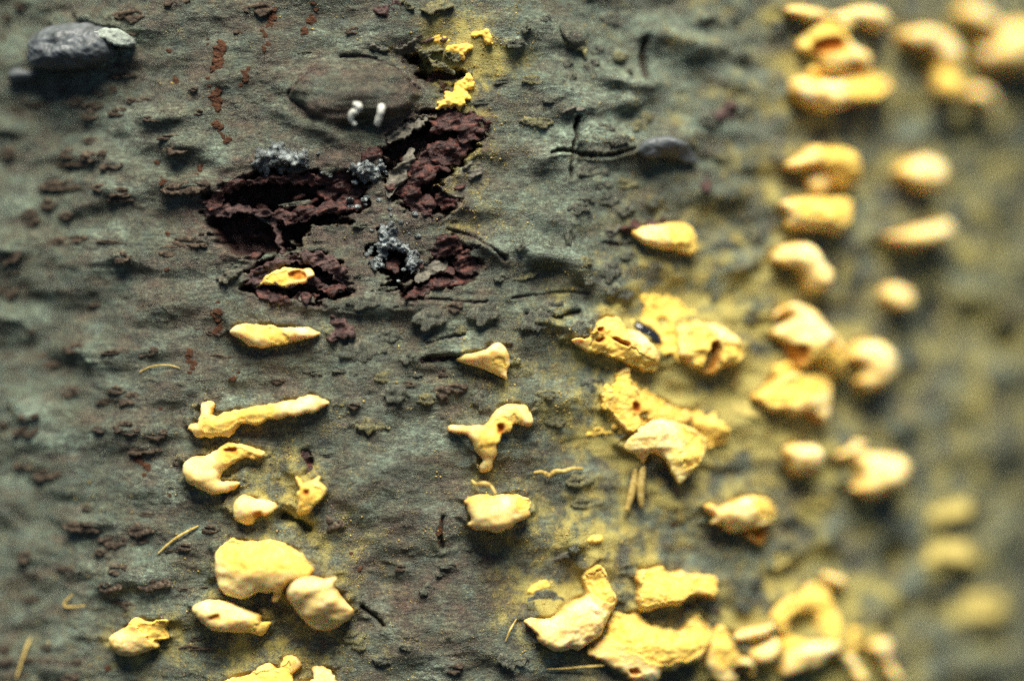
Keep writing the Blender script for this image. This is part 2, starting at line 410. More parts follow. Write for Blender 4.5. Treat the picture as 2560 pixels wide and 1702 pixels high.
def mat_two(name, c0, c1, c2, sc=2.5, rough=.7, bump=.6, dust=.0, spec=.3, bd=.15, st=1.0):
    m, nt, b = mat(name); n = N(nt); co = n.coord(1000, (1, 1, st))
    col = n.ramp(n.noise(co, sc, 5, .68), [(.3, c0), (.5, c1), (.72, c2)])
    if dust:
        sp = n.ramp(n.noise(co, 7, 3, .8), [(.62 - .3 * dust, (0,) * 3), (.8 - .3 * dust, (1,) * 3)])
        col = n.mix(n.math('MULTIPLY', sp, min(1, .5 + dust)), col, (.52, .37, .09))
    n.link(col, b.inputs['Base Color'])
    b.inputs['Roughness'].default_value = rough
    b.inputs['Specular IOR Level'].default_value = spec
    n.bump(n.noise(co, sc * 2.2, 5, .7), b, bump, bd)
    return m

def mat_membrane():
    """papery cream skin; attribute: r powder, g cavity, b ochre stain plus painted-in shade at rim, under side, foot"""
    m, nt, b = mat('membrane'); n = N(nt); co = n.coord()
    r, g, u, _ = n.attr('masks')
    col = n.ramp(n.noise(co, .8, 4, .6), [(.32, (.81, .56, .18)), (.50, (.87, .68, .28)), (.72, (.91, .79, .47))])
    pw = n.math('MULTIPLY', n.math('ADD', n.math('SUBTRACT', n.noise(co, 1.6, 6, .75), .52), n.math('SUBTRACT', n.math('MULTIPLY', r, .5), .06)), 7, True)
    col = n.mix(n.math('MULTIPLY', pw, .85), col, SPORE)
    oc = n.ramp(n.noise(co, 1.1, 5, .7), [(.53, (0,) * 3), (.68, (1,) * 3)])
    col = n.mix(n.math('MULTIPLY', oc, .5), col, (.66, .36, .06))
    sp = n.ramp(n.noise(co, 7, 3, .8), [(.57, (0,) * 3), (.70, (1,) * 3)])
    col = n.mix(n.math('MULTIPLY', sp, .45), col, (.55, .25, .035))
    col = n.mix(n.math('MULTIPLY', u, .85), col, (.56, .31, .05))  # ochre stain, with the shading of edges and under side painted in
    col = n.mix(g, col, n.ramp(n.noise(co, 3, 4, .7), [(.35, (.20, .06, .008)), (.65, (.55, .22, .02))]))
    n.link(col, b.inputs['Base Color'])
    b.inputs['Roughness'].default_value = .75
    b.inputs['Specular IOR Level'].default_value = .15
    b.inputs['Subsurface Weight'].default_value = .6
    b.inputs['Subsurface Radius'].default_value = (1.0, .5, .15)
    b.inputs['Subsurface Scale'].default_value = .5 * MM
    n.bump(n.math('ADD', n.noise(co, 2.2, 5, .65), n.math('MULTIPLY', n.noise(co, 10, 3, .7), .3)), b, .3, .08)
    return m

def mat_spore():
    m, nt, b = mat('spore_powder'); n = N(nt); co = n.coord()
    r, g, u, _ = n.attr('masks')
    col = n.ramp(n.noise(co, 1.5, 6, .72), [(.25, (.80, .44, .06)), (.42, (.89, .575, .115)), (.58, (.91, .635, .155)), (.78, (.93, .74, .29))])
    col = n.mix(n.math('MULTIPLY', n.ramp(n.noise(co, .9, 4, .7), [(.52, (0,) * 3), (.68, (1,) * 3)]), .62), col, (.68, .29, .02))
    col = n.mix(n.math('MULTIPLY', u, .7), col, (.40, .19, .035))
    col = n.mix(g, col, (.34, .10, .012))
    n.link(col, b.inputs['Base Color'])
    b.inputs['Roughness'].default_value = .95
    b.inputs['Specular IOR Level'].default_value = .05
    b.inputs['Subsurface Weight'].default_value = .2
    b.inputs['Subsurface Radius'].default_value = (1.0, .5, .12)
    b.inputs['Subsurface Scale'].default_value = .25 * MM
    n.bump(n.math('ADD', n.noise(co, 5, 4, .8), n.math('MULTIPLY', n.noise(co, 16, 2, .8), .5)), b, .4, .07)
    return m

M = {
    'bark': mat_bark(), 'membrane': mat_membrane(), 'spore': mat_spore(),
    'lenticel': mat_two('lenticel_brown', (.014, .010, .007), (.064, .045, .030), (.22, .17, .115), 3.6, .6, 1.0),
    'flake': mat_two('torn_bark_red', (.008, .003, .002), (.036, .010, .008), (.19, .062, .042), 1.7, .5, .8, 0, .5, .15, 2.6),
    'flake_purple': mat_two('torn_bark_purple', (.012, .006, .005), (.058, .027, .024), (.17, .092, .075), 1.7, .5, .8, 0, .5, .15, 2.6),
    'flake_grey': mat_two('torn_bark_grey', (.035, .032, .026), (.115, .108, .088), (.24, .22, .175), 1.8, .6, .8, .1, .4, .15, 2.4),
    'resin': mat_two('dried_resin', (.012, .014, .014), (.085, .10, .10), (.60, .68, .68), 2.4, .22, 1.0, 0, .7, .2),
    'rust': mat_two('rust_crumb', (.030, .012, .006), (.092, .036, .016), (.20, .088, .04), 4.0, .75, 1.0),
    'stub': mat_two('stub_bark', (.055, .062, .062), (.10, .112, .118), (.16, .175, .19), 1.3, .45, .25),
    'lichen': mat_two('lichen', (.16, .18, .155), (.30, .345, .30), (.44, .49, .43), 2.4, .85, .7),
    'fibre': mat_two('fibre', (.22, .14, .03), (.50, .36, .10), (.66, .52, .22), 3.0, .7, .4),
    'thin_powder': mat_two('thin_powder', (.20, .17, .06), (.46, .37, .11), (.64, .50, .15), 1.2, .9, .5),
    'husk': mat_two('husk', (.32, .32, .26), (.62, .63, .55), (.80, .80, .74), 1.6, .45, .4),
}
# lumps of the same bark: the bark material with their own stain, dust, pale tone and wound
SKIN = {'lenticel_grey': (.35, .16, .15, 0), 'lenticel_dusty': (.25, .55, .1, 0), }
for k_ in SKIN: M[k_] = M['bark']
md, nt, b = mat('sap_drop'); M['drop'] = md
b.inputs['Base Color'].default_value = (.012, .014, .018, 1); b.inputs['Roughness'].default_value = .08; b.inputs['Coat Weight'].default_value = .6

# ------------------------------------------------------------------ mesh helpers
COL = SC.collection
def make_mesh(name, v, tris, material, masks=None, smooth=True):
    v = np.ascontiguousarray(v, np.float32); f = np.ascontiguousarray(tris, np.int32)
    k = f.shape[1]
    me = bpy.data.meshes.new(name)
    me.vertices.add(len(v)); me.vertices.foreach_set('co', v.ravel())
    me.loops.add(f.size); me.loops.foreach_set('vertex_index', f.ravel())
    me.polygons.add(len(f)); me.polygons.foreach_set('loop_start', np.arange(0, f.size, k, dtype=np.int32))
    me.polygons.foreach_set('use_smooth', np.full(len(f), smooth))
    if masks is not None:
        a = me.attributes.new('masks', 'FLOAT_COLOR', 'POINT')
        a.data.foreach_set('color', np.ascontiguousarray(masks, np.float32).ravel())
    me.update(calc_edges=True); me.validate()
    me.materials.append(material)
    return me

def obj(name, me, parent=None, loc=None):
    o = bpy.data.objects.new(name, me); COL.objects.link(o)
    if loc is not None: o.location = loc
    if parent is not None: o.parent = parent
    return o

def tag(o, label, cat, group=None):
    o['label'] = label; o['category'] = cat
    if group: o['group'] = group
    return o

# ------------------------------------------------------------------ the trunk
def graded(a, b, fine, lo, hi, coarse):
    """a..b at the fine step, then growing steps out to lo / hi"""
    c = list(np.arange(a, b + fine / 2, fine))
    st, x = fine, c[-1]
    while x < hi: st = min(st * 1.35, coarse); x += st; c.append(x)
    st, x = fine, c[0]
    while x > lo: st = min(st * 1.35, coarse); x -= st; c.insert(0, x)
    return np.array(c)

circ = 2 * math.pi * R
s_ax = np.concatenate([np.arange(-31, 26, .082), np.arange(26, 60, .2)])
rest = np.arange(60, circ - 31 - 2, 3.0)
s_ax = np.concatenate([s_ax, rest])
z_ax = graded(-24, 24, .082, -320, 320, 14)
sg, zg = np.meshgrid(s_ax, z_ax)
HALO = []       # outlines of blisters and powder: bark swells round them and catches their spores
def bark_final(s_, z_):
    h, mk = bark_full(s_, z_)
    for poly, amt, lip in HALO:
        lo, hi = poly.min(0) - 3.2, poly.max(0) + 3.2
        m = (s_ > lo[0]) & (s_ < hi[0]) & (z_ > lo[1]) & (z_ < hi[1])
        if not m.any():
            continue
        x, y = s_[m], z_[m]
        q = np.stack([x + .5 * fbm(x * .7, y * .7, 3, 201), y + .5 * fbm(x * .7, y * .7, 3, 204)], 1)
        sd, near = poly_sd(q, poly)
        up = np.clip((y - near[:, 1]) / np.maximum(np.abs(sd), .2), -1, 1)
        out = np.maximum(-sd, 0)
        h[m] += lip * (.30 + .22 * up) * np.exp(-(out / .55) ** 2)
        d = amt * np.exp(-out / (1.0 + .35 * fbm(x * .5, y * .5, 2, 207))) * (.85 - .25 * up)
        mk[..., 1][m] = np.clip(mk[..., 1][m] + d * (.8 + .9 * fbm(x * .9, y * .9, 3, 209)), 0, 1)
    return h, mk

def trunk_mesh():
    hg, mg = bark_final(sg, zg)
    hg = hg * (1 - sstep(70, 90, sg))
    vv = wrap(sg.ravel(), zg.ravel(), hg.ravel()) * MM
    nr, nc = sg.shape
    i0 = np.arange(nr * nc).reshape(nr, nc)
    nx = np.roll(i0, -1, 1)
    quads = np.stack([i0[:-1], nx[:-1], nx[1:], i0[1:]], -1).reshape(-1, 4)
    return make_mesh('tree_trunk', vv, quads, M['bark'], mg.reshape(-1, 4))

trunk = obj('tree_trunk', bpy.data.meshes.new('tree_trunk'))     # filled in below
tag(trunk, 'tree trunk with smooth grey-green bark, brown lenticels and a torn dark wound', 'tree trunk')

# ------------------------------------------------------------------ pillow bodies from traced outlines
def inflate(poly, cell):
    lo, hi = poly.min(0) - 2 * cell, poly.max(0) + 2 * cell
    nx_, ny_ = int((hi[0] - lo[0]) / cell) + 1, int((hi[1] - lo[1]) / cell) + 1
    gx, gy = np.meshgrid(lo[0] + cell * np.arange(nx_), lo[1] + cell * np.arange(ny_))
    sd, _ = poly_sd(np.stack([gx.ravel(), gy.ravel()], 1), poly)
    ins = (sd > 0).reshape(gx.shape)
    u = np.where(ins, (sd.reshape(gx.shape)) ** 2, 0)
    for _ in range(220):
        u[1:-1, 1:-1] = np.where(ins[1:-1, 1:-1], .25 * (u[:-2, 1:-1] + u[2:, 1:-1] + u[1:-1, :-2] + u[1:-1, 2:] + 2 * cell * cell), 0)
    def look(p):
        fx = np.clip((p[:, 0] - lo[0]) / cell, 0, nx_ - 1.001); fy = np.clip((p[:, 1] - lo[1]) / cell, 0, ny_ - 1.001)
        ix, iy = fx.astype(int), fy.astype(int); tx, ty = fx - ix, fy - iy
        return (u[iy, ix] * (1 - tx) + u[iy, ix + 1] * tx) * (1 - ty) + (u[iy + 1, ix] * (1 - tx) + u[iy + 1, ix + 1] * tx) * ty
    return look

_seed = [100]
def pillow(outline, fat=1.0, lift=.5, foot=-.7, tilt=(0, 0), jag=.06, cell=.075, wrinkle=.07, fine=.012, cap=None,
           spore=(), holes=(), peaks=(), thin=None, sit=None, recess=.07, tear=.10, lumps=0.0, fibre=0.0):
    """body over a closed outline (s, z in mm). Front bulges; back draws in to a foot on the bark (or stays thin).
    returns dict of numpy meshes: 'skin' and maybe 'spore' in unwrapped space (s, z, h)"""
    _seed[0] += 7; sd0 = _seed[0]
    poly = smooth_poly(outline, cell * 1.3, jag, sd0)
    lo, hi = poly.min(0), poly.max(0)
    cx = np.arange(lo[0] - cell, hi[0] + 2 * cell, cell); cy = np.arange(lo[1] - cell, hi[1] + 2 * cell, cell * .866)
    gx, gy = np.meshgrid(cx, cy); gx = gx + (np.arange(len(cy)) % 2)[:, None] * cell * .5
    P = np.stack([gx.ravel(), gy.ravel()], 1)
    d, near = poly_sd(P, poly)
    snap = np.abs(d) < .5 * cell
    P[snap] = near[snap]; d[snap] = 0
    ok = d >= 0
    nr_, nc_ = gx.shape
    idx = np.arange(nr_ * nc_).reshape(nr_, nc_)
    a, b_, c, e = idx[:-1, :-1], idx[:-1, 1:], idx[1:, :-1], idx[1:, 1:]
    odd = (np.arange(nr_ - 1) % 2 == 1)[:, None] & np.ones(nc_ - 1, bool)
    T = np.concatenate([np.stack([a[~odd], b_[~odd], c[~odd]], 1), np.stack([b_[~odd], e[~odd], c[~odd]], 1),
                        np.stack([a[odd], b_[odd], e[odd]], 1), np.stack([a[odd], e[odd], c[odd]], 1)])
    cen = P[T].mean(1)
    dc, _ = poly_sd(cen, poly)
    T = T[ok[T].all(1) & (dc > .02 * cell)]
    used = np.unique(T); remap = -np.ones(len(P), int); remap[used] = np.arange(len(used))
    T = remap[T]; P = P[used]; d = d[used]
    # boundary verts
    E = np.sort(np.concatenate([T[:, [0, 1]], T[:, [1, 2]], T[:, [2, 0]]]), 1)
    Eu, cnt = np.unique(E, axis=0, return_counts=True)
    bnd = np.zeros(len(P), bool); bnd[Eu[cnt == 1].ravel()] = True
    u = np.maximum(inflate(poly, max(cell, .08))(P), 0); u[bnd] = 0
    infl = np.sqrt(u) * fat
    if cap: infl = cap * np.tanh(infl / cap)
    mx = max(infl.max(), 1e-6); rel = infl / mx
    c0 = P.mean(0)
    x, y = P[:, 0], P[:, 1]
    base = bark_low(x, y) if sit is None else np.full(len(P), sit)
    mid = lift + tilt[0] * (x - c0[0]) + tilt[1] * (y - c0[1])
    for px, py, r, amt in peaks:
        mid = mid + amt * np.exp(-((x - px) ** 2 + (y - py) ** 2) / r ** 2)
    edge = sstep(0, .25, rel)
    nz = wrinkle * fbm(x * .75, y * .95, 3, sd0 + 1) * 1.4 + fine * fbm(x * 5, y * 5, 2, sd0 + 2)
    if lumps: nz = nz + lumps * (fbm(x * 1.6, y * 1.9, 3, sd0 + 3) + .5 * np.abs(fbm(x * 3.5, y * 3.5, 2, sd0 + 4)))
    if fibre: nz = nz + fibre * (np.abs(fbm((x + .35 * y) * .55, (y - .35 * x) * 3.2, 3, sd0 + 12, .6)) - .25)
    front = base + mid + infl + nz * (.35 + .65 * edge)
    masks = np.zeros((len(P), 4)); masks[:, 3] = 1
    hole = np.zeros(len(P))
    for hp, dep in holes:
        q, _ = poly_sd(P + .08 * np.stack([fbm(x * 2, y * 2, 2, sd0 + 5), fbm(x * 2, y * 2, 2, sd0 + 6)], 1), hp)
        k = sstep(-.06, .16, q)
        front -= dep * k; hole = np.maximum(hole, sstep(-.16, .1, q))
    masks[:, 1] = hole
    fld = np.full(len(P), -9.0)
    if len(spore):
        Q = P + tear * np.stack([fbm(x * 1.9, y * 1.9, 4, sd0 + 7, .65), fbm(x * 1.9, y * 1.9, 4, sd0 + 8, .65)], 1) * 1.6
        for pp in spore:
            fld = np.maximum(fld, poly_sd(Q, pp)[0])
        masks[:, 0] = sstep(-.5, 0, fld)
    masks[:, 2] = np.clip(.95 * sstep(.62, .0, rel) * (.7 + 1.2 * fbm(x * 1.1, y * 1.1, 3, sd0 + 11)), 0, 1)  # towards the rim: ochre stain plus shade put into the colour
    if thin is None:
        bk = base + mid + nz * .3 - (mid - foot) * sstep(.05, .5, rel)
        bk = np.minimum(bk, front - .02)
    else:
        bk = front - thin * np.minimum(1, .2 + rel * 3)
    out = {}
    n = len(P)
    bidx = np.arange(n); inner = np.where(~bnd)[0]; bidx[inner] = n + np.arange(len(inner))
    V = np.concatenate([np.stack([x, y, front], 1), np.stack([x, y, bk], 1)[inner]])
    bm = masks.copy(); bm[:, 2] = np.maximum(.3, sstep(.05, .4, rel)); bm[:, 0] = .6  # back faces: ochre foot, under-side shade painted into the colour
    MK = np.concatenate([masks, bm[inner]])
    Tf = T; Tb = bidx[T][:, ::-1]
    if len(spore):
        fm = fld[T]
        keep = fm.mean(1) < 0
        Ts = T[fm.max(1) > -.22]
        Tf = T[keep]
        # thickness of the torn skin along the cut
        Ed = np.concatenate([Tf[:, [0, 1]], Tf[:, [1, 2]], Tf[:, [2, 0]]])
        key = np.sort(Ed, 1); _, inv, ct = np.unique(key, axis=0, return_inverse=True, return_counts=True)
        inv = inv.ravel()
        ce = Ed[(ct[inv] == 1)]
        ce = ce[~(bnd[ce[:, 0]] & bnd[ce[:, 1]])]
        cv = np.unique(ce); low = V[cv].copy(); low[:, 2] -= recess * 1.6
        mp = {k: len(V) + j for j, k in enumerate(cv)}
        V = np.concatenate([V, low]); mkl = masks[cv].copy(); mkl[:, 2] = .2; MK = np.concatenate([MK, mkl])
        sk = np.array([[p, mp[p], q] for p, q in ce] + [[q, mp[p], mp[q]] for p, q in ce], int).reshape(-1, 3)
        su = np.unique(Ts); rm = -np.ones(n, int); rm[su] = np.arange(len(su))
        rec = recess * sstep(0, .2, d[su])
        fs = front[su] - rec - .12 * sstep(0, .15, -fld[su]) + .05 * fbm(x[su] * 2.6, y[su] * 2.6, 3, sd0 + 9, .6) * sstep(0, .1, d[su])
        sm = masks[su].copy(); sm[:, 2] = 0
        out['spore'] = (np.stack([x[su], y[su], fs], 1), rm[Ts], sm)
        Tf = np.concatenate([Tf, sk]) if len(sk) else Tf
    out['skin'] = (V, np.concatenate([Tf, Tb]), MK)
    return out

def seat(V, loc):
    return wrap(V[:, 0], V[:, 1], V[:, 2]) * MM - np.array(loc)

def base_of(outline):
    c = outline.mean(0)
    return tuple(wrap(c[0], c[1], bark_low(np.array([c[0]]), np.array([c[1]]))[0]) * MM)

def outl(tile, pts, h=.8):
    return to_bark(S(tile, pts), h)

def empty(name, loc):
    o = bpy.data.objects.new(name, None); o.empty_display_size = .002; COL.objects.link(o); o.location = loc
    return o

CREAM = 'cream rust blisters on the bark'
def blister(label, tile, pts, spore=(), holes=(), group=None, h=None, name='rust_blister', cat='fungus blister', skin='membrane', extra=(), peaks=(), **k):
    k['lift'] = lift = k.get('lift', .5) * .8
    hh = lift + .3 if h is None else h
    o = outl(tile, pts, hh)
    k['peaks'] = [(*to_bark(S(tile, [(a, b)]), hh)[0], r, amt) for a, b, r, amt in peaks]
    res = pillow(o, spore=[smooth_poly(outl(tile, p, hh), .15) for p in spore], holes=[(smooth_poly(outl(tile, p, hh), .1), dep) for p, dep in holes], **k)
    loc = base_of(o)
    HALO.append((o, .38, 1.0))
    e = tag(empty(name, loc), label, cat, group)
    V, T, K = res['skin']
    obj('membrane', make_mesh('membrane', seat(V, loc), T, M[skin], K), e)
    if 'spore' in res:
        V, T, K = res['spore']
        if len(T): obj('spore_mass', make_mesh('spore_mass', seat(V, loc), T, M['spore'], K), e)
    for part, t2, p2, mt, kw in extra:
        o2 = outl(t2, p2, kw.get('lift', .5) + .2)
        V, T, K = pillow(o2, **kw)['skin']
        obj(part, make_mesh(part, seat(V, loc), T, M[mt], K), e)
    return e

def powder(label, tile, pts, lumps=.12, mt='spore', fat=.45, cell=.08, jag=.3, lift=.02, cap=.5, **k):
    o = outl(tile, pts, .2)
    jag = min(jag, .13 * float(np.ptp(o, 0).min()))
    V, T, K = pillow(o, fat=fat, lift=lift, foot=-.4, jag=jag, cell=cell, lumps=lumps, wrinkle=.1, fine=.05, cap=cap, **k)['skin']
    loc = base_of(o)
    HALO.append((o, .5, .0))
    K[:, 2] = 0
    return tag(obj('spore_powder', make_mesh('spore_powder', seat(V, loc), T, M[mt], K), None, loc), label, 'spore powder')

def bark_part(name, tile, pts, mt, label=None, parent=None, **k):
    o = outl(tile, pts, k.get('lift', .3))
    V, T, K = pillow(o, **k)['skin']
    if mt in SKIN: K[:] = SKIN[mt]
    loc = base_of(o)
    ob = obj(name, make_mesh(name, seat(V, loc), T, M[mt], K), parent or trunk, loc)
    if label: ob['label'] = label
    return ob

def tube(name, tile, pts, hs, rad, mt, parent=None, loc=None, taper=.5, flat=.6, lab=None, cat=None, group=None, seg=7):
    p = to_bark(S(tile, pts), np.mean(hs))
    n = len(p); hs = np.asarray(hs, float)
    if len(hs) != n: hs = np.interp(np.linspace(0, 1, n), np.linspace(0, 1, len(hs)), hs)
    q = np.concatenate([p, (hs + bark_low(p[:, 0], p[:, 1]))[:, None]], 1)
    out = []
    for k in range(n - 1):
        p0, p1, p2, p3 = q[max(k - 1, 0)], q[k], q[k + 1], q[min(k + 2, n - 1)]
        for t in np.arange(8) / 8:
            out.append(.5 * (2 * p1 + (p2 - p0) * t + (2 * p0 - 5 * p1 + 4 * p2 - p3) * t * t + (3 * p1 - p0 - 3 * p2 + p3) * t ** 3))
    out.append(q[-1]); c = np.array(out); m = len(c)
    tn = np.gradient(c, axis=0); tn /= np.linalg.norm(tn, axis=1)[:, None] + 1e-9
    up = np.array([0, 0, 1.0]); sd_ = np.cross(tn, up); sd_ /= np.linalg.norm(sd_, axis=1)[:, None] + 1e-9
    nn = np.cross(sd_, tn)
    tt = np.linspace(0, 1, m)
    rr = rad * (1 - (1 - taper) * np.abs(2 * tt - 1) ** 2) * (1 + .25 * perlin(tt * 9, tt * 0 + _seed[0], 3)); rr[0] *= .3; rr[-1] *= .3
    _seed[0] += 1
    an = np.arange(seg) / seg * 2 * math.pi
    V = (c[:, None] + sd_[:, None] * (rr[:, None] * np.cos(an))[..., None] + nn[:, None] * (rr[:, None] * flat * np.sin(an))[..., None]).reshape(-1, 3)
    ii = np.arange(m * seg).reshape(m, seg); jj = np.roll(ii, -1, 1)
    F = np.stack([ii[:-1], jj[:-1], jj[1:], ii[1:]], -1).reshape(-1, 4)
    if loc is None: loc = base_of(p)
    K = np.zeros((len(V), 4)); K[:, 3] = 1
    o = obj(name, make_mesh(name, seat(V, loc), F, M[mt], K), parent, None if parent else loc)
    if lab: tag(o, lab, cat, group)
    return o

# ------------------------------------------------------------------ lenticels: parts of the bark, a few shapes shared by all
def lenticel_mesh(w, hgt, mt, seed):
    rs = np.random.default_rng(seed)
    a = np.arange(14) / 14 * 2 * math.pi
    r = 1 + .11 * rs.standard_normal(14)
    o = np.stack([w / 2 * np.cos(a) * r, hgt / 2 * np.sign(np.sin(a)) * np.abs(np.sin(a)) ** 1.1 * r], 1)
    V, T, K = pillow(o, fat=.55, lift=.02, foot=-.5, jag=.16, cell=.075, wrinkle=.10, fine=.06, lumps=.09, sit=0.0)['skin']
    # split along the middle, lips raised
    d = np.abs(V[:, 1] - .12 * hgt * np.sin(V[:, 0] * 3 + seed)) / hgt
    V[:, 2] -= (.26 if mt == 'lenticel' else .12) * np.exp(-(d / .11) ** 2) * (np.abs(V[:, 0]) < .40 * w) * (V[:, 2] > 0)
    if mt in SKIN: K[:] = SKIN[mt]
    return make_mesh('lenticel', V * MM, T, M[mt], K)

VAR = {}
for mt in ('lenticel', 'lenticel_grey', 'lenticel_dusty'):
    VAR[mt] = [(w, hh, lenticel_mesh(w, hh, mt, 3 + k)) for k, (w, hh) in enumerate([(1.2, .62), (1.7, .62), (2.4, .75), (1.6, .8), (3.4, .85), (2.0, .5)])]

def place(name, me, x, z, rot=0, sc=(1, 1, 1), h=0.0, parent=None):
    b0 = bark_low(np.array([x]), np.array([z]))[0] + h
    th = x / R
    t = Vector((math.cos(th), math.sin(th), 0)); nrm = Vector((math.sin(th), -math.cos(th), 0)); up = Vector((0, 0, 1))
    c, s_ = math.cos(rot), math.sin(rot)
    ax, ay = t * c + up * s_, up * c - t * s_
    m = Matrix(((ax.x * sc[0], ay.x * sc[1], nrm.x * sc[2], 0), (ax.y * sc[0], ay.y * sc[1], nrm.y * sc[2], 0), (ax.z * sc[0], ay.z * sc[1], nrm.z * sc[2], 0), (0, 0, 0, 1)))
    m.translation = Vector(wrap(x, z, b0) * MM)
    o = obj(name, me, parent); o.matrix_world = m
    return o

nl = 0
for tile, rows in LENT.items():
    for (x, y, w, hh) in rows:
        p = S(tile, [(x, y)]); c = to_bark(p)[0]
        w_mm, h_mm = w / TS / PXMM * (1.05 if p[0][0] < 900 else 1.25) / math.cos(c[0] / R), hh / TS / PXMM * (1.1 if p[0][0] < 900 else 1.25)
        px = p[0][0]
        mt = 'lenticel' if px < 900 or (px < 1150 and random.random() < .3) else ('lenticel_grey' if random.random() < .75 else 'lenticel_dusty')
        if tile == 'H' and x in (1700, 1640, 100, 130, 60): mt = 'lenticel_dusty'
        cands = sorted(VAR[mt], key=lambda v: abs(v[0] - w_mm) + 1.5 * abs(v[1] - h_mm) + random.random() * .5)
        vw, vh, me = cands[0]
        fl = random.choice((-1, 1))
        zs = random.uniform(.4, .8) * min(1.2, max(.6, h_mm / vh))
        place('lenticel', me, c[0], c[1], math.radians(random.uniform(-6, 8)) + (math.radians(-40) if (tile, x) == ('B', 1600) else 0),
              (fl * w_mm / vw, h_mm / vh * fl, zs), -.03, trunk)
        nl += 1

for k in range(62):      # the many thin crosswise lenticels of the left flank and a few further round
    px_ = random.uniform(10, 620) if k < 44 else random.uniform(620, 1500)
    c = to_bark([(px_, random.uniform(20, 1690))])[0]
    mt = 'lenticel' if k < 44 else 'lenticel_grey'
    vw, vh, me = random.choice(VAR[mt])
    w_mm = random.uniform(.8, 2.4); h_mm = random.uniform(.22, .42)
    place('lenticel', me, c[0], c[1], math.radians(random.uniform(-7, 7)), (w_mm / vw, h_mm / vh, random.uniform(.35, .6)), -.02, trunk)

# rust-brown crumbs strung down the bark
def crumb_mesh(seed):
    rs = np.random.default_rng(seed)
    a = np.arange(9) / 9 * 2 * math.pi
    r = .5 * (1 + .25 * rs.standard_normal(9))
    V, T, K = pillow(np.stack([r * np.cos(a), r * np.sin(a)], 1), fat=.8, lift=.05, foot=-.3, jag=.14, cell=.055, lumps=.12, fine=.05, sit=0.0)['skin']
    return make_mesh('rust_crumb', V * MM, T, M['rust'], K)
CR = [crumb_mesh(50 + k) for k in range(5)]
def chain(tile, pts, w0, w1):
    for x, y in pts:
        c = to_bark(S(tile, [(x, y)]))[0]
        w = random.uniform(w0 * .5, w1 * 1.05)
        x += random.uniform(-8, 8); y += random.uniform(-10, 10)
        place('rust_crumb', random.choice(CR), c[0], c[1], random.uniform(-.4, .4), (w * .8, w * random.uniform(.5, .8), .4 * w), -.02, trunk)
def run(p, q, n, j=22):
    return [(p[0] + (q[0] - p[0]) * t + random.uniform(-j, j), p[1] + (q[1] - p[1]) * t) for t in np.linspace(0, 1, n)]
chain('A', run((1510, 330), (1490, 480), 8), .6, 1.1); chain('A', run((1440, 540), (1450, 590), 3), .5, .8)
chain('A', run((1490, 610), (1500, 740), 7), .5, .9); chain('A', run((1500, 850), (1560, 960), 6), .5, .8)
chain('A', run((1860, 60), (1860, 170), 5), .5, .8); chain('A', run((1820, 190), (1830, 340), 6), .35, .6)
chain('A', run((2170, 20), (2170, 60), 2), .6, .8); chain('A', run((2120, 100), (2100, 220), 5), .6, .9)
chain('A', run((1700, 480), (1680, 540), 4), .5, .7); chain('A', [(1655, 580), (1200, 520), (1210, 560), (1168, 350), (1425, 270), (1430, 305), (1080, 1110), (2120, 290)], .35, .6)
chain('A', run((1140, 1170), (1140, 1250), 4), .4, .6); chain('A', run((1380, 1130), (1380, 1200), 4), .4, .6); chain('A', run((1780, 920), (1780, 970), 3), .3, .5)
chain('D', run((1500, 520), (1490, 720), 8), .5, .8); chain('D', run((1310, 870), (1330, 1000), 6), .5, .7); chain('D', [(1160, 60), (1165, 290), (1640, 1000), (1600, 1040), (2165, 1120), (1110, 1250)], .4, .7)
chain('G', run((960, 20), (1000, 100), 6, 25), .5, .8); chain('G', [(1000, 150), (1170, 290), (740, 1480), (2270, 790)], .5, .8)
chain('H', run((690, 430), (650, 640), 7), .4, .8); chain('H', run((2290, 380), (2270, 520), 5), .3, .5); chain('H', run((80, 690), (120, 800), 3), .4, .7)

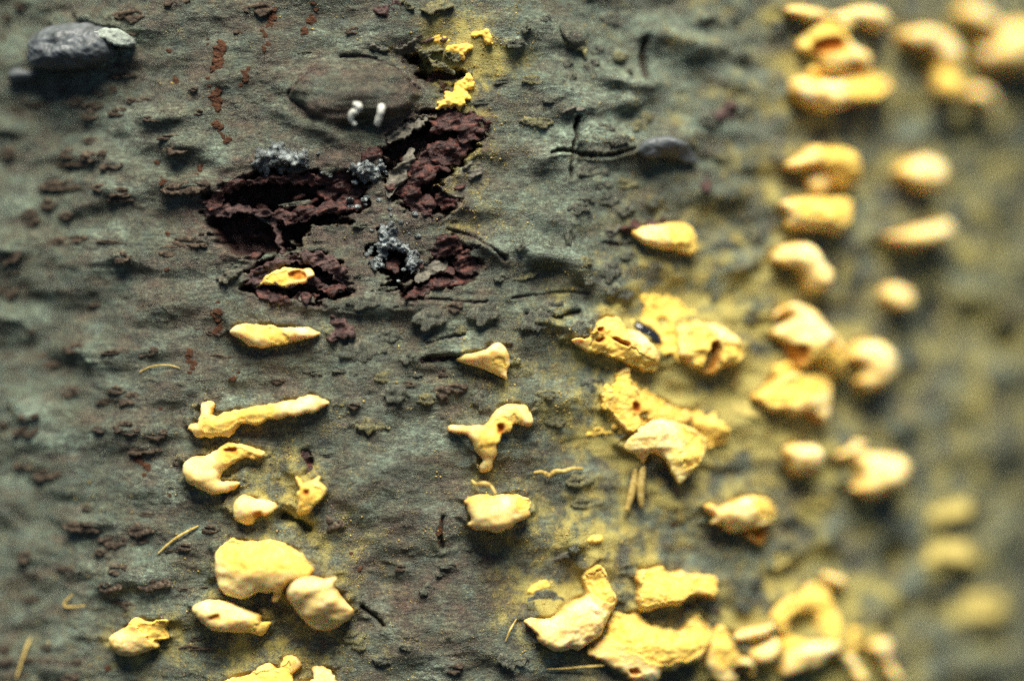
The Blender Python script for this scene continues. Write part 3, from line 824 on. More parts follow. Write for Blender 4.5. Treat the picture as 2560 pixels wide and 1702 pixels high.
# ------------------------------------------------------------------ torn bark of the wound: ridges, plates and lips, parts of the trunk
F_ = dict(fat=.22, jag=.22, wrinkle=.34, fine=.02, lumps=.0, fibre=.20)
flakes = [
 ('V', [(465, 480), (500, 470), (560, 476), (620, 482), (680, 492), (660, 508), (620, 500), (560, 492), (500, 500), (470, 496)], 'flake_purple', .25),
 ('V', [(640, 490), (720, 470), (790, 452), (850, 462), (845, 480), (760, 490), (690, 512), (650, 512)], 'flake', .15),
 ('V', [(470, 470), (500, 440), (545, 400), (560, 395), (560, 425), (520, 450), (495, 485)], 'flake', .2),
 ('V', [(560, 425), (620, 405), (700, 400), (790, 395), (838, 405), (800, 420), (720, 425), (640, 418)], 'flake', -.05),
 ('V', [(735, 430), (790, 415), (840, 420), (835, 450), (790, 470), (745, 462)], 'flake', -.5),
 ('V', [(622, 505), (640, 510), (650, 545), (658, 580), (648, 582), (636, 550)], 'flake_purple', .1),
 ('V', [(985, 270), (1040, 250), (1085, 262), (1128, 280), (1105, 320), (1060, 330), (1050, 300), (1010, 300)], 'flake', .25),
 ('V', [(940, 395), (990, 330), (1040, 320), (1090, 325), (1060, 370), (1010, 400), (960, 440), (930, 440)], 'flake', -.15),
 ('V', [(890, 432), (940, 425), (980, 455), (1000, 500), (960, 490), (920, 460)], 'flake', .2),
 ('V', [(1010, 440), (1060, 425), (1105, 440), (1080, 462), (1040, 480), (1000, 475)], 'flake', -.1),
 ('V', [(1060, 385), (1090, 375), (1115, 385), (1105, 405), (1070, 412)], 'flake_grey', .2),
 ('V', [(890, 310), (930, 280), (985, 275), (960, 300), (920, 320), (900, 330)], 'flake_grey', .15),
 ('V', [(830, 350), (850, 338), (880, 345), (882, 362), (850, 372), (828, 366)], 'flake', .15),
 ('V', [(905, 395), (935, 350), (955, 350), (945, 400), (915, 440), (890, 450), (880, 430)], 'flake_grey', .2),
 ('V', [(1000, 165), (1040, 172), (1070, 190), (1060, 210), (1030, 205), (1005, 190)], 'flake', -.2),
 ('V', [(858, 25), (890, 12), (905, 0), (925, 12), (905, 30), (880, 38)], 'flake_purple', .2),
 ('V', [(985, 580), (1010, 545), (1035, 540), (1060, 555), (1075, 580), (1040, 590), (1010, 600)], 'flake', .2),
 ('V', [(1050, 590), (1078, 572), (1100, 598), (1115, 625), (1085, 635), (1050, 622)], 'flake', -.05),
 ('V', [(1000, 640), (1060, 628), (1100, 635), (1060, 655), (990, 672), (935, 690), (950, 665)], 'flake', .05),
 ('V', [(985, 605), (1030, 605), (1030, 625), (985, 640), (955, 650), (970, 620)], 'flake_grey', .25),
 ('V', [(560, 650), (600, 615), (640, 598), (700, 580), (720, 600), (660, 612), (620, 640), (590, 655)], 'flake_purple', .3),
 ('V', [(690, 585), (740, 580), (790, 610), (825, 660), (800, 670), (770, 640), (735, 612), (700, 605)], 'flake_purple', .3),
 ('V', [(735, 655), (770, 655), (800, 660), (770, 678), (740, 670)], 'flake', .1),
 ('V', [(600, 665), (660, 680), (740, 676), (700, 700), (640, 700), (605, 688)], 'flake', .0),
 ('V', [(600, 748), (640, 730), (720, 725), (790, 735), (820, 770), (760, 775), (735, 762), (680, 745), (620, 752)], 'flake_purple', .1),
 ('V', [(1045, 838), (1080, 812), (1110, 795), (1140, 790), (1175, 800), (1178, 840), (1160, 810), (1120, 812), (1080, 830)], 'flake', .15),
 ('V', [(970, 830), (1010, 822), (1055, 818), (1052, 830), (1010, 836)], 'flake', .02),
 ('V', [(1430, 530), (1455, 512), (1500, 508), (1550, 505), (1598, 512), (1570, 520), (1500, 520), (1465, 532), (1440, 540)], 'flake', .7),
 ('V', [(1395, 535), (1425, 524), (1450, 530), (1470, 545), (1450, 560), (1410, 556)], 'flake_grey', .25),
 ('V', [(1245, 1290), (1290, 1270), (1330, 1245), (1330, 1240), (1310, 1280), (1280, 1300)], 'lenticel_grey', .05),
 ('V', [(1540, 365), (1570, 362), (1600, 390), (1630, 415), (1615, 440), (1590, 405), (1555, 390)], 'flake', .0),
 ('V', [(1680, 215), (1690, 200), (1690, 255), (1672, 275), (1640, 270), (1625, 250), (1660, 250)], 'flake_purple', .15),
 ('V', [(690, 1045), (705, 1030), (722, 1040), (722, 1075), (705, 1095), (698, 1070)], 'flake', .0),
 ('V', [(505, 618), (540, 596), (565, 600), (545, 640), (520, 655), (500, 645)], 'lenticel_grey', .1),
 ('V', [(950, 85), (1000, 78), (1040, 82), (1020, 96), (970, 98)], 'flake_purple', .15),
 ('V', [(830, 108), (880, 104), (935, 100), (960, 92), (930, 112), (870, 118)], 'flake_grey', .2),
 ('H', [(2080, 1090), (2180, 1080), (2330, 1050), (2400, 1010), (2480, 1010), (2560, 1060), (2620, 1130), (2590, 1210), (2520, 1170), (2440, 1110), (2300, 1130), (2180, 1190)], 'flake', .2),
 ('D', [(2330, 780), (2260, 740), (2200, 735), (2240, 770), (2290, 800)], 'flake_purple', .15),
]
for tile, pts, mt, lift in flakes:
    bark_part('bark_flake', tile, pts, mt, lift=lift - .2, tilt=(random.uniform(-.2, .2), random.uniform(-.45, .2)), foot=-1.6 if lift < .2 else -.8, cell=.085, **F_)
bark_part('bark_flap', 'B', [(500, 310), (540, 335), (620, 325), (700, 335), (770, 370), (840, 405), (820, 425), (770, 400), (700, 370), (640, 370), (620, 390), (660, 420), (740, 450), (790, 500), (740, 490), (660, 450), (600, 400), (560, 370)],
          'lenticel_dusty', 'curled bark flap dusted with yellow spores', lift=.55, foot=-.5, cell=.08, **F_)
bark_part('bark_flap', 'B', [(420, 10), (480, 30), (560, 60), (620, 20), (700, 5), (770, 40), (700, 80), (620, 100), (560, 90), (470, 60)],
          'lenticel_dusty', None, lift=.3, foot=-.6, cell=.09, **F_)
bark_part('bark_flap', 'B', [(1460, 770), (1560, 740), (1640, 730), (1650, 700), (1650, 760), (1600, 790)], 'flake_grey', None, lift=.02, foot=-.6, cell=.09, **F_)

for k in range(34):      # splinters and crumbs of torn bark lying in the wound
    poly = WOUND[random.choice((0, 0, 0, 1, 1, 1, 2, 3, 3, 4, 5))]
    q = poly[random.randrange(len(poly))] * .55 + poly[random.randrange(len(poly))] * .45
    n_ = random.randint(5, 7); a0 = random.uniform(0, 6.28); L_ = random.uniform(.25, .85); W_ = random.uniform(.12, .4); ro = random.uniform(-.9, .6)
    a_ = a0 + np.arange(n_) / n_ * 2 * math.pi
    ex, ez = L_ * np.cos(a_) * rng.uniform(.6, 1.2, n_), W_ * np.sin(a_) * rng.uniform(.6, 1.2, n_)
    o = np.stack([q[0] + ex * math.cos(ro) - ez * math.sin(ro), q[1] + ex * math.sin(ro) + ez * math.cos(ro)], 1)
    V, T, K = pillow(o, fat=.4, lift=random.uniform(-.7, .15), foot=-1.9, tilt=(random.uniform(-.5, .5), random.uniform(-.8, .5)), jag=.1, cell=.08, wrinkle=.2, lumps=.12)['skin']
    loc = base_of(o)
    obj('bark_splinter', make_mesh('bark_splinter', seat(V, loc), T, M[random.choice(('flake', 'flake', 'flake', 'flake_purple', 'flake_grey'))], K), trunk, loc)

# branch stub with lichen, dark hollow knob
stub_o = dict(fat=1.6, lift=.7, foot=-.8, jag=.10, wrinkle=.15, fine=.04, cell=.1, lumps=.04)
stub = bark_part('branch_stub', 'A', [(215, 330), (225, 270), (300, 200), (420, 165), (560, 155), (660, 180), (760, 200), (800, 260), (795, 330), (770, 400), (690, 450), (560, 480), (420, 490), (300, 480), (235, 440), (200, 380)], 'stub',
                 'grey-violet broken branch stub with a pale lichen patch', **stub_o)
HALO.append((outl('A', [(215, 330), (300, 200), (560, 155), (760, 200), (795, 330), (690, 450), (420, 490), (235, 440)], 1.2), 0.0, 1.6))
sl = stub.location
o = outl('A', [(590, 240), (640, 195), (720, 190), (800, 200), (860, 240), (870, 285), (820, 310), (750, 305), (690, 280), (630, 280)], 2.4)
V, T, K = pillow(o, fat=.7, lift=1.5, foot=.2, tilt=(-.35, 0), jag=.15, cell=.09, lumps=.1)['skin']
obj('lichen', make_mesh('lichen', seat(V, sl), T, M['lichen'], K), stub)
bark_part('bark_knob', 'A', [(60, 540), (90, 490), (140, 475), (200, 490), (260, 500), (230, 540), (160, 560), (90, 570)], 'stub', None, fat=.8, lift=.3, jag=.12, cell=.1, lumps=.1)
bark_part('bark_knob', 'V', [(1465, 350), (1480, 325), (1520, 315), (1560, 325), (1590, 345), (1610, 375), (1580, 375), (1530, 365), (1490, 368)], 'stub',
          'grey bark bump dusted yellow along its lower lip', fat=1.0, lift=.5, foot=-.5, jag=.06, cell=.09, wrinkle=.1)
bark_part('bark_knob', 'V', [(1285, 60), (1310, 50), (1340, 80), (1350, 110), (1325, 120), (1300, 95)], 'lenticel_grey', None, fat=.7, lift=.1, jag=.1, cell=.1, lumps=.06)

# ------------------------------------------------------------------ dried resin
def resin(label, tile, pts, grains, area, **k):
    o = outl(tile, pts, .5)
    V, T, K = pillow(o, fat=.8, lift=.15, foot=-1.2, jag=.34, cell=.06, lumps=.22, fine=.09, wrinkle=.22, **k)['skin']
    loc = base_of(o)
    e = tag(empty('resin_crust', loc), label, 'resin crust')
    obj('crust', make_mesh('crust', seat(V, loc), T, M['resin'], K), e)
    for _ in range(grains):
        x, y = random.uniform(area[0], area[2]), random.uniform(area[1], area[3])
        c = to_bark(S(tile, [(x, y)]), .3)[0]
        a = np.arange(8) / 8 * 2 * math.pi; r = random.uniform(.09, .18)
        g = np.stack([c[0] + r * np.cos(a) * random.uniform(.8, 1.6), c[1] + r * np.sin(a)], 1)
        V, T, K = pillow(g, fat=1, lift=.0, foot=-1.0, jag=.02, cell=.04, lumps=.06)['skin']
        obj('resin_bead', make_mesh('resin_bead', seat(V, loc), T, M['resin'], K), e)
resin('bluish white crust of dried resin on the upper rim of the dark wound', 'V', [(588, 385), (592, 355), (625, 338), (650, 330), (670, 345), (700, 352), (712, 372), (690, 385), (650, 378), (620, 400), (600, 398)], 14, (590, 330, 760, 410))
resin('grainy grey resin crust around a black pit below the wound', 'V', [(852, 600), (865, 560), (880, 520), (905, 515), (930, 560), (960, 590), (965, 625), (940, 610), (915, 575), (890, 590), (870, 625)], 22, (840, 490, 970, 650))
resin('thin resin film with white specks between the two red torn patches', 'V', [(800, 385), (830, 375), (870, 378), (890, 390), (870, 405), (850, 415), (815, 400)], 16, (790, 360, 900, 480))

# ------------------------------------------------------------------ the blisters
B = blister
B('long pale lens-shaped blister under a purple bark lip', 'D', [(1570,720),(1600,690),(1660,665),(1720,668),(1800,680),(1850,670),(1900,690),(1960,690),(2040,690),(2120,700),(2195,730),(2180,750),(2100,770),(2020,790),(1950,805),(1900,815),(1840,830),(1760,825),(1700,815),(1640,775),(1590,745)],
  spore=[[(1690,690),(1780,678),(1850,688),(1930,720),(1980,770),(1950,800),(1880,790),(1800,740),(1740,735)]], lift=.7, fat=1.2)
B('long slug-shaped blister with an upright arm at one end', 'D', [(1280,1380),(1300,1350),(1350,1340),(1365,1270),(1380,1210),(1420,1190),(1450,1220),(1450,1290),(1560,1270),(1680,1245),(1800,1225),(1900,1205),(2020,1185),(2090,1160),(2150,1155),(2210,1180),(2260,1210),(2220,1240),(2160,1270),(2060,1290),(1960,1305),(1880,1315),(1790,1350),(1740,1365),(1690,1350),(1650,1355),(1600,1410),(1560,1435),(1480,1440),(1400,1450),(1340,1445),(1300,1415)],
  spore=[[(1400,1330),(1500,1300),(1620,1270),(1780,1240),(1900,1230),(1860,1290),(1760,1330),(1660,1320),(1600,1370),(1500,1400),(1420,1410)]], lift=.9, fat=1.3, jag=.1)
B('cream blister with a folded top, grey dust burying its side', 'G', [(1255,110),(1280,50),(1330,25),(1420,10),(1480,-22),(1560,-77),(1610,-62),(1700,-42),(1800,-12),(1820,10),(1760,40),(1680,35),(1600,70),(1540,110),(1500,170),(1510,195),(1570,190),(1650,200),(1620,240),(1550,270),(1470,280),(1400,265),(1330,220),(1275,180)],
  spore=[[(1530,-40),(1620,-40),(1760,0),(1740,30),(1640,30),(1570,50),(1530,40)]], holes=[([(1540,-30),(1620,-35),(1620,-10),(1560,0)], .4)], lift=.9, fat=1.2, jag=.08)
B('small two-lobed blister beside the grey dust patch', 'G', [(1600,390),(1610,340),(1650,295),(1700,290),(1760,310),(1810,320),(1860,335),(1905,360),(1880,400),(1840,420),(1800,430),(1760,450),(1740,480),(1690,490),(1640,475),(1605,440)],
  holes=[([(1760,400),(1810,395),(1800,430),(1760,450)], .3)], lift=.8, fat=1.2)
B('small ragged yellow blister crumbling below a brown crack', 'G', [(2020,165),(2060,180),(2080,210),(2120,190),(2170,175),(2190,160),(2190,200),(2235,235),(2240,280),(2200,320),(2170,340),(2140,390),(2090,425),(2040,425),(2030,390),(2050,340),(2030,310),(2030,270),(2060,240)],
  spore=[[(2060,230),(2130,210),(2210,250),(2200,300),(2130,350),(2070,400),(2060,340)]], holes=[([(2090,250),(2130,245),(2120,285),(2090,285)], .3)], lift=.95, fat=1.0, jag=.12)
B('largest cream blister, its whole top burst to flat yellow powder', 'G', [(1480,680),(1530,620),(1590,580),(1650,600),(1760,600),(1880,600),(1960,630),(2020,660),(2080,700),(2130,760),(2160,800),(2130,830),(2090,860),(2000,870),(1960,920),(1940,960),(1910,1015),(1870,1010),(1880,950),(1830,960),(1790,950),(1740,970),(1680,1000),(1600,990),(1530,950),(1490,880),(1475,780)],
  spore=[[(1530,650),(1600,600),(1680,610),(1800,606),(1950,640),(2050,700),(2140,785),(2090,800),(1980,780),(1880,790),(1780,790),(1680,790),(1600,770),(1550,710)]], lift=1.0, fat=1.0, cap=2.2, tilt=(0, -.22), jag=.07, recess=.12)
B('smooth plump cream capsule leaning on the largest burst blister', 'G', [(1970,950),(2000,890),(2070,850),(2150,840),(2220,860),(2310,850),(2290,910),(2335,980),(2390,1050),(2426,1090),(2400,1140),(2340,1180),(2290,1210),(2200,1220),(2130,1200),(2070,1140),(2010,1060),(1975,1000)],
  lift=1.4, fat=1.25, wrinkle=.16, jag=.03)
B('cream capsule with a small orange pit and a frayed end', 'G', [(1325,1070),(1350,1030),(1420,1008),(1510,1010),(1590,1030),(1660,1065),(1730,1095),(1785,1120),(1780,1160),(1850,1160),(1840,1190),(1800,1250),(1760,1260),(1700,1240),(1620,1235),(1540,1230),(1450,1215),(1400,1180),(1360,1130)],
  holes=[([(1450,1115),(1520,1102),(1515,1130),(1455,1138)], .35)], spore=[[(1755,1170),(1860,1150),(1850,1200),(1800,1260),(1750,1255)]], lift=1.1, fat=1.3, jag=.04)
B('helmet-shaped cream blister with ragged yellow frill behind it', 'G', [(735,1275),(790,1225),(860,1190),(880,1165),(925,1125),(980,1150),(1040,1160),(1090,1140),(1150,1155),(1120,1200),(1138,1270),(1085,1290),(1045,1290),(1065,1335),(1000,1360),(930,1390),(870,1400),(800,1385),(755,1340)],
  spore=[[(870,1175),(920,1110),(1000,1150),(1170,1140),(1140,1290),(1070,1300),(1030,1290),(990,1235),(930,1190)]], lift=.9, fat=1.2, jag=.05, peaks=[(900,1300,1.6,.5),(1080,1220,1.2,-.5)], recess=.2)
B('ragged yellow sheet-like blister with a square grey gap, below the capsules', 'G', [(1440,1600),(1560,1550),(1700,1520),(1800,1450),(1850,1460),(1900,1480),(1930,1420),(1970,1390),(2040,1430),(2060,1480),(2010,1500),(1990,1560),(2040,1590),(2140,1560),(2130,1490),(2180,1470),(2260,1490),(2300,1560),(2330,1640),(1440,1660)],
  spore=[[(1500,1600),(1640,1550),(1780,1500),(1900,1490),(1980,1430),(1980,1560),(1900,1640),(1500,1640)]], lift=.85, fat=.8, cap=1.3, jag=.12)
B('ochre blister sunk in gaping red bark', 'D', [(1750,420),(1790,380),(1830,330),(1900,300),(1980,285),(2060,290),(2140,300),(2150,340),(2110,370),(2080,395),(2000,410),(1950,425),(1860,405),(1800,400)],
  holes=[([(2000,310),(2080,305),(2100,350),(2040,370),(1990,345)], .4)], spore=[[(1840,350),(1940,310),(1990,330),(1960,390),(1870,390)]], lift=.15, fat=.8, jag=.1)
B('smooth wedge-shaped blister with a narrow point in a red slit', 'E', [(800,915),(850,880),(920,865),(1000,845),(1040,810),(1080,795),(1120,820),(1155,870),(1170,940),(1150,990),(1145,1050),(1110,1035),(1040,1000),(950,965),(870,945)],
  spore=[[(1050,900),(1110,888),(1128,940),(1062,952)]], lift=.9, fat=1.3, jag=.03, tilt=(.12, 0), recess=.06)
B('cream blister shaped like a bent glove with a dangling finger', 'E', [(745,1400),(760,1365),(830,1360),(900,1365),(980,1360),(1020,1330),(1060,1270),(1120,1225),(1200,1215),(1260,1225),(1300,1270),(1320,1330),(1310,1365),(1250,1365),(1190,1350),(1160,1400),(1100,1420),(1090,1470),(1060,1500),(1075,1550),(1050,1600),(1040,1652),(1000,1682),(960,1682),(950,1640),(980,1600),(950,1560),(920,1530),(900,1470),(860,1430),(800,1425)],
  spore=[[(960,1400),(1060,1330),(1180,1290),(1200,1340),(1120,1400),(1060,1460),(1030,1530),(970,1520),(930,1460)]], holes=[([(1060,1360),(1110,1350),(1110,1400),(1075,1420)], .4)], lift=.8, fat=1.1, jag=.06)
e14 = B('barrel-shaped pale blister with a thread curling off its top', 'H', [(850,330),(890,300),(960,280),(1050,290),(1130,280),(1200,285),(1270,295),(1315,330),(1300,380),(1305,420),(1260,450),(1210,480),(1150,520),(1060,545),(1000,530),(920,525),(870,490),(890,460),(880,410),(870,370)],
  spore=[[(900,310),(1000,290),(1060,295),(1040,315),(940,330)], [(1190,300),(1300,320),(1290,380),(1200,370)]], lift=1.0, fat=1.1, jag=.08, recess=.08)
tube('thread', 'H', [(905, 185), (930, 210), (985, 205), (1030, 225), (1060, 275)], [.6, 1.0, 1.3, 1.2, 1.4], .13, 'fibre', e14, e14.location)
B('oval blister peeking from under a dark red bark lip', 'V', [(1460,535),(1490,520),(1540,514),(1580,512),(1605,525),(1612,555),(1610,582),(1590,587),(1560,577),(1520,572),(1480,557)],
  spore=[[(1540,525),(1590,520),(1606,560),(1590,580),(1555,565)]], lift=.7, fat=1.3, jag=.04, recess=.08)
B('thin torn yellow shell with a cream beak and small holes', 'E', [(1570,780),(1640,765),(1700,770),(1720,720),(1750,680),(1790,640),(1850,620),(1920,630),(1960,670),(1970,700),(2040,720),(2100,760),(2150,820),(2180,880),(2195,920),(2180,985),(2120,990),(2050,975),(2000,950),(1930,930),(1870,900),(1800,880),(1720,870),(1680,850),(1640,820)],
  spore=[[(1730,740),(1790,660),(1900,640),(1960,720),(1940,790),(2060,880),(2170,930),(2160,980),(2050,960),(1930,900),(1800,870),(1720,850)]], holes=[([(1750,700),(1790,695),(1800,720),(1760,725)], .35), ([(1755,770),(1800,765),(1810,785),(1760,790)], .5), ([(1860,765),(1900,770),(1960,800),(1960,825),(1900,800)], .6)], lift=1.0, fat=.75, cap=1.2, jag=.12, wrinkle=.12)
B('crumpled yellow blister split down the middle, hung with frayed threads', 'V', [(1560,800),(1565,760),(1590,742),(1640,745),(1680,762),(1710,800),(1700,830),(1672,842),(1640,862),(1610,850),(1580,835)],
  spore=[[(1580,770),(1620,755),(1640,800),(1620,840),(1590,820)], [(1660,790),(1700,800),(1690,830),(1650,840)]], holes=[([(1630,790),(1650,795),(1640,850),(1615,850)], .9)], lift=.7, fat=.9, jag=.14, wrinkle=.2)
B('ragged yellow spore sheet with orange-red pits above the torn white shell', 'E', [(1910,1010),(1990,975),(2010,1060),(2060,1130),(2110,1170),(2180,1160),(2250,1210),(2330,1250),(2420,1270),(2440,1330),(2330,1360),(2200,1330),(2110,1320),(2060,1370),(1990,1420),(1930,1360),(1880,1290),(1810,1250),(1790,1150),(1870,1110),(1900,1050)],
  spore=[[(1900,1030),(1985,1000),(2000,1080),(2080,1150),(2200,1180),(2300,1260),(2380,1300),(2280,1340),(2120,1310),(2010,1390),(1900,1300),(1800,1240),(1800,1160),(1880,1110)]], holes=[([(2010,1200),(2060,1220),(2060,1270),(2020,1260)], .35), ([(2080,1280),(2120,1275),(2110,1330),(2070,1320)], .35)], lift=.95, fat=.6, cap=.9, jag=.14)
B('white papery shell torn open at its mouth, cupping a dark hollow', 'V', [(1440,1028),(1470,990),(1510,965),(1560,970),(1600,985),(1632,1010),(1628,1050),(1602,1082),(1567,1112),(1548,1088),(1535,1058),(1505,1045),(1488,1066),(1468,1048)],
  spore=[[(1570,985),(1622,1012),(1618,1050),(1585,1080),(1560,1050),(1580,1020)]], lift=1.9, fat=.7, cap=1.1, jag=.08, thin=.18, wrinkle=.10,
  extra=[('stalk', 'V', [(1480,1000),(1530,975),(1590,990),(1610,1030),(1580,1050),(1520,1030)], 'membrane', dict(fat=.8, lift=.3, foot=-.6, jag=.06))])
B('big cream scallop-shaped shell fluted towards a yellow tip', 'H', [(1260,1160),(1330,1130),(1440,1140),(1530,1090),(1600,1030),(1700,980),(1690,900),(1680,840),(1770,770),(1810,800),(1850,870),(1870,940),(1910,1000),(1890,1080),(1840,1150),(1800,1250),(1720,1310),(1650,1350),(1580,1350),(1490,1365),(1400,1320),(1350,1280),(1340,1240),(1300,1190)],
  spore=[[(1700,860),(1770,790),(1830,860),(1870,960),(1880,1040),(1800,1020),(1740,970)]], lift=1.1, fat=1.0, cap=1.8, jag=.07, wrinkle=.12)
B('yellow powdery lump resting on a red-brown bark lip', 'H', [(2050,870),(2090,800),(2150,800),(2220,780),(2280,830),(2359,810),(2400,830),(2480,830),(2580,850),(2572,960),(2550,1000),(2460,970),(2390,990),(2330,1030),(2250,1050),(2150,1070),(2070,1080)],
  spore=[[(2060,880),(2120,810),(2220,800),(2280,850),(2400,850),(2560,870),(2550,960),(2440,930),(2330,990),(2200,1010),(2080,1030)]], lift=1.1, fat=.9, cap=1.5, jag=.12)
B('broad flat yellow blister with a jagged crest and cream underlip', 'H', [(1850,1170),(1890,1110),(1950,1100),(2000,1110),(2060,1090),(2120,1160),(2180,1190),(2260,1200),(2340,1220),(2380,1180),(2440,1130),(2480,1110),(2540,1180),(2580,1250),(2520,1330),(2480,1420),(2400,1450),(2300,1490),(2210,1500),(2200,1564),(2100,1590),(2000,1550),(1900,1480),(1830,1440),(1750,1400),(1700,1360),(1790,1300),(1850,1250)],
  spore=[[(1860,1190),(1900,1125),(2050,1110),(2120,1175),(2250,1220),(2340,1240),(2460,1140),(2540,1220),(2500,1310),(2400,1400),(2250,1440),(2150,1440),(2080,1400),(1990,1350),(1880,1290),(1830,1290)]], holes=[([(1980,1480),(2040,1480),(2050,1510),(1990,1520)], .4)], lift=.8, fat=.8, cap=1.4, jag=.12, tilt=(0, -.1), recess=.1)
B('yellow tube-shaped blister ending in a round orange mouth', 'I', [(200,1400),(240,1240),(290,1180),(340,1220),(380,1300),(430,1390),(500,1410),(540,1480),(520,1530),(430,1500),(420,1580),(300,1590),(220,1500)],
  spore=[[(240,1300),(290,1220),(340,1280),(400,1390),(340,1450),(250,1430)]], holes=[([(380,1480),(430,1455),(500,1465),(520,1510),(450,1540),(390,1520)], .9)], lift=.8, fat=.9, jag=.07)
# towards the far side of the trunk
bl = dict(cell=.12)
B('T-shaped bar of two cream blisters joined end to end', 'C', [(720,70),(800,40),(950,60),(1060,95),(1180,60),(1320,60),(1420,110),(1440,160),(1380,215),(1280,185),(1200,160),(1170,225),(1110,210),(1060,140),(940,140),(820,120)], lift=1.2, fat=1.2, **bl)
B('burst orange blister with a cream ball hanging from it', 'C', [(1000,130),(1080,150),(1140,230),(1190,310),(1280,370),(1310,440),(1240,520),(1170,510),(1100,500),(1000,490),(970,420),(940,370),(820,330),(880,230)],
  spore=[[(900,240),(1010,150),(1080,180),(1120,280),(1100,350),(960,370),(840,330)]], holes=[([(930,280),(1080,250),(1110,330),(1000,370),(900,340)], .6), ([(1140,450),(1200,420),(1230,470),(1190,500)], .6)], lift=1.0, fat=.9, peaks=[(1050,440,.7,.5)], **bl)
B('wide bun-shaped yellow blister with a bowed lower edge', 'C', [(800,560),(850,520),(930,540),(1050,540),(1160,530),(1280,530),(1400,540),(1460,600),(1400,660),(1320,690),(1220,710),(1100,750),(1000,760),(900,730),(820,680),(790,620)], spore=[[(1150,560),(1300,550),(1400,600),(1280,670),(1150,660)]], lift=1.3, fat=1.3, **bl)
B('hood-shaped yellow blister curling over a small bulb', 'C', [(740,1130),(850,1070),(950,1000),(1050,1010),(1130,1010),(1200,1060),(1240,1160),(1230,1260),(1150,1285),(1080,1240),(1050,1190),(1000,1140),(900,1150),(820,1170)],
  spore=[[(950,1030),(1120,1030),(1200,1100),(1210,1240),(1120,1240),(1040,1150)]], lift=1.3, fat=1.1, extra=[('bulb', 'C', [(890,1230),(930,1180),(1010,1170),(1060,1210),(1050,1280),(980,1320),(910,1290)], 'membrane', dict(fat=1.0, lift=.6, cell=.12))], **bl)
B('square-ended yellow blister below the hooded one', 'C', [(720,1380),(900,1350),(1050,1355),(1170,1365),(1190,1420),(1170,1490),(1140,1562),(1120,1600),(1050,1610),(1000,1580),(850,1570),(740,1550),(760,1500),(720,1430)], spore=[[(800,1380),(1100,1375),(1160,1430),(1100,1540),(960,1500),(820,1480)]], lift=1.2, fat=1.1, **bl)
B('kidney-shaped cream blister bent like an elbow', 'F', [(665,210),(700,150),(780,120),(860,110),(930,150),(970,230),(1030,300),(1040,360),(1000,430),(940,450),(880,420),(860,350),(820,290),(740,270),(680,250)], lift=1.3, fat=1.3, **bl)
B('beaked cream blister spilling orange spores over a sheet below', 'F', [(650,740),(720,680),(790,620),(740,600),(650,640),(700,560),(800,525),(900,550),(980,610),(1030,680),(1090,760),(1140,840),(1170,930),(1150,1020),(1080,1010),(990,980),(940,930),(890,960),(830,970),(770,880),(740,790)],
  spore=[[(840,850),(940,850),(1060,830),(1140,920),(1120,1000),(960,930),(850,950)]], holes=[([(980,790),(1040,770),(1040,820),(990,830)], .5), ([(740,820),(830,810),(850,900),(800,930)], .5)], lift=1.2, fat=1.0, **bl)
B('flat yellow tongue-shaped blister with a white bulging end', 'F', [(480,1160),(560,1130),(650,1070),(720,1010),(800,1000),(900,1010),(1000,1010),(1070,1050),(1065,1150),(1050,1270),(1010,1340),(950,1340),(880,1280),(790,1290),(700,1260),(640,1270),(560,1220)],
  spore=[[(540,1150),(680,1080),(850,1020),(1030,1030),(1040,1100),(900,1130),(760,1200),(620,1220)]], holes=[([(800,1290),(880,1270),(980,1330),(920,1360)], .6)], lift=1.1, fat=.9, cap=1.6, **bl)
B('round ball-like cream blister tight against the spilling one', 'F', [(1190,900),(1220,830),(1290,790),(1350,785),(1420,820),(1470,890),(1470,980),(1430,1050),(1380,1110),(1290,1120),(1240,1060),(1290,1000),(1250,930)], lift=1.5, fat=1.2, **bl)
B('slanting oblong cream blister, narrow shadow under it', 'F', [(1430,60),(1540,30),(1650,5),(1760,-20),(1850,-30),(1880,40),(1820,100),(1700,120),(1600,140),(1500,120)], lift=1.3, fat=1.1, cell=.15)
B('small round yellow blister alone above a dark hollow', 'F', [(1420,460),(1470,400),(1540,400),(1620,460),(1590,540),(1520,570),(1460,540)], lift=1.0, fat=1.0, cell=.15)
B('egg-shaped pale blister with a dark brown shadowed base', 'C', [(1520,1180),(1600,1110),(1720,1070),(1810,1110),(1840,1200),(1800,1290),(1700,1300),(1600,1260)], lift=1.5, fat=1.1, cell=.15)
B('hook-shaped cream blister arching over an orange hollow', 'C', [(1550,240),(1640,190),(1760,190),(1870,240),(1940,340),(1950,440),(1930,560),(1900,640),(1840,670),(1790,600),(1800,480),(1780,380),(1700,320),(1600,300)], spore=[[(1800,420),(1870,440),(1890,600),(1840,650),(1800,580)]], lift=1.5, fat=1.2, cell=.15)
B('oblong cream blister leaning above the wide yellow mass', 'C', [(1950,100),(2020,30),(2100,40),(2170,130),(2230,230),(2160,250),(2060,180)], lift=1.3, fat=1.1, cell=.15)
B('wide yellow mass of merged blisters on the far curve of the trunk', 'C', [(2080,330),(2180,310),(2240,200),(2330,150),(2440,180),(2560,280),(2580,480),(2420,500),(2250,470),(2120,430)], spore=[[(2300,170),(2440,200),(2540,300),(2400,300)]], lift=1.3, fat=1.0, cell=.18)
B('bean-shaped yellow blister under the wide yellow mass', 'C', [(1990,640),(2040,590),(2110,600),(2180,680),(2160,750),(2100,720),(2030,690)], lift=1.2, fat=1.2, cell=.15)
B('short rounded yellow blister under the flat tongue-shaped one', 'I', [(730,-20),(790,-60),(880,-60),(960,-35),(990,60),(980,110),(920,150),(830,160),(770,110)], lift=1.2, fat=1.2, **bl)
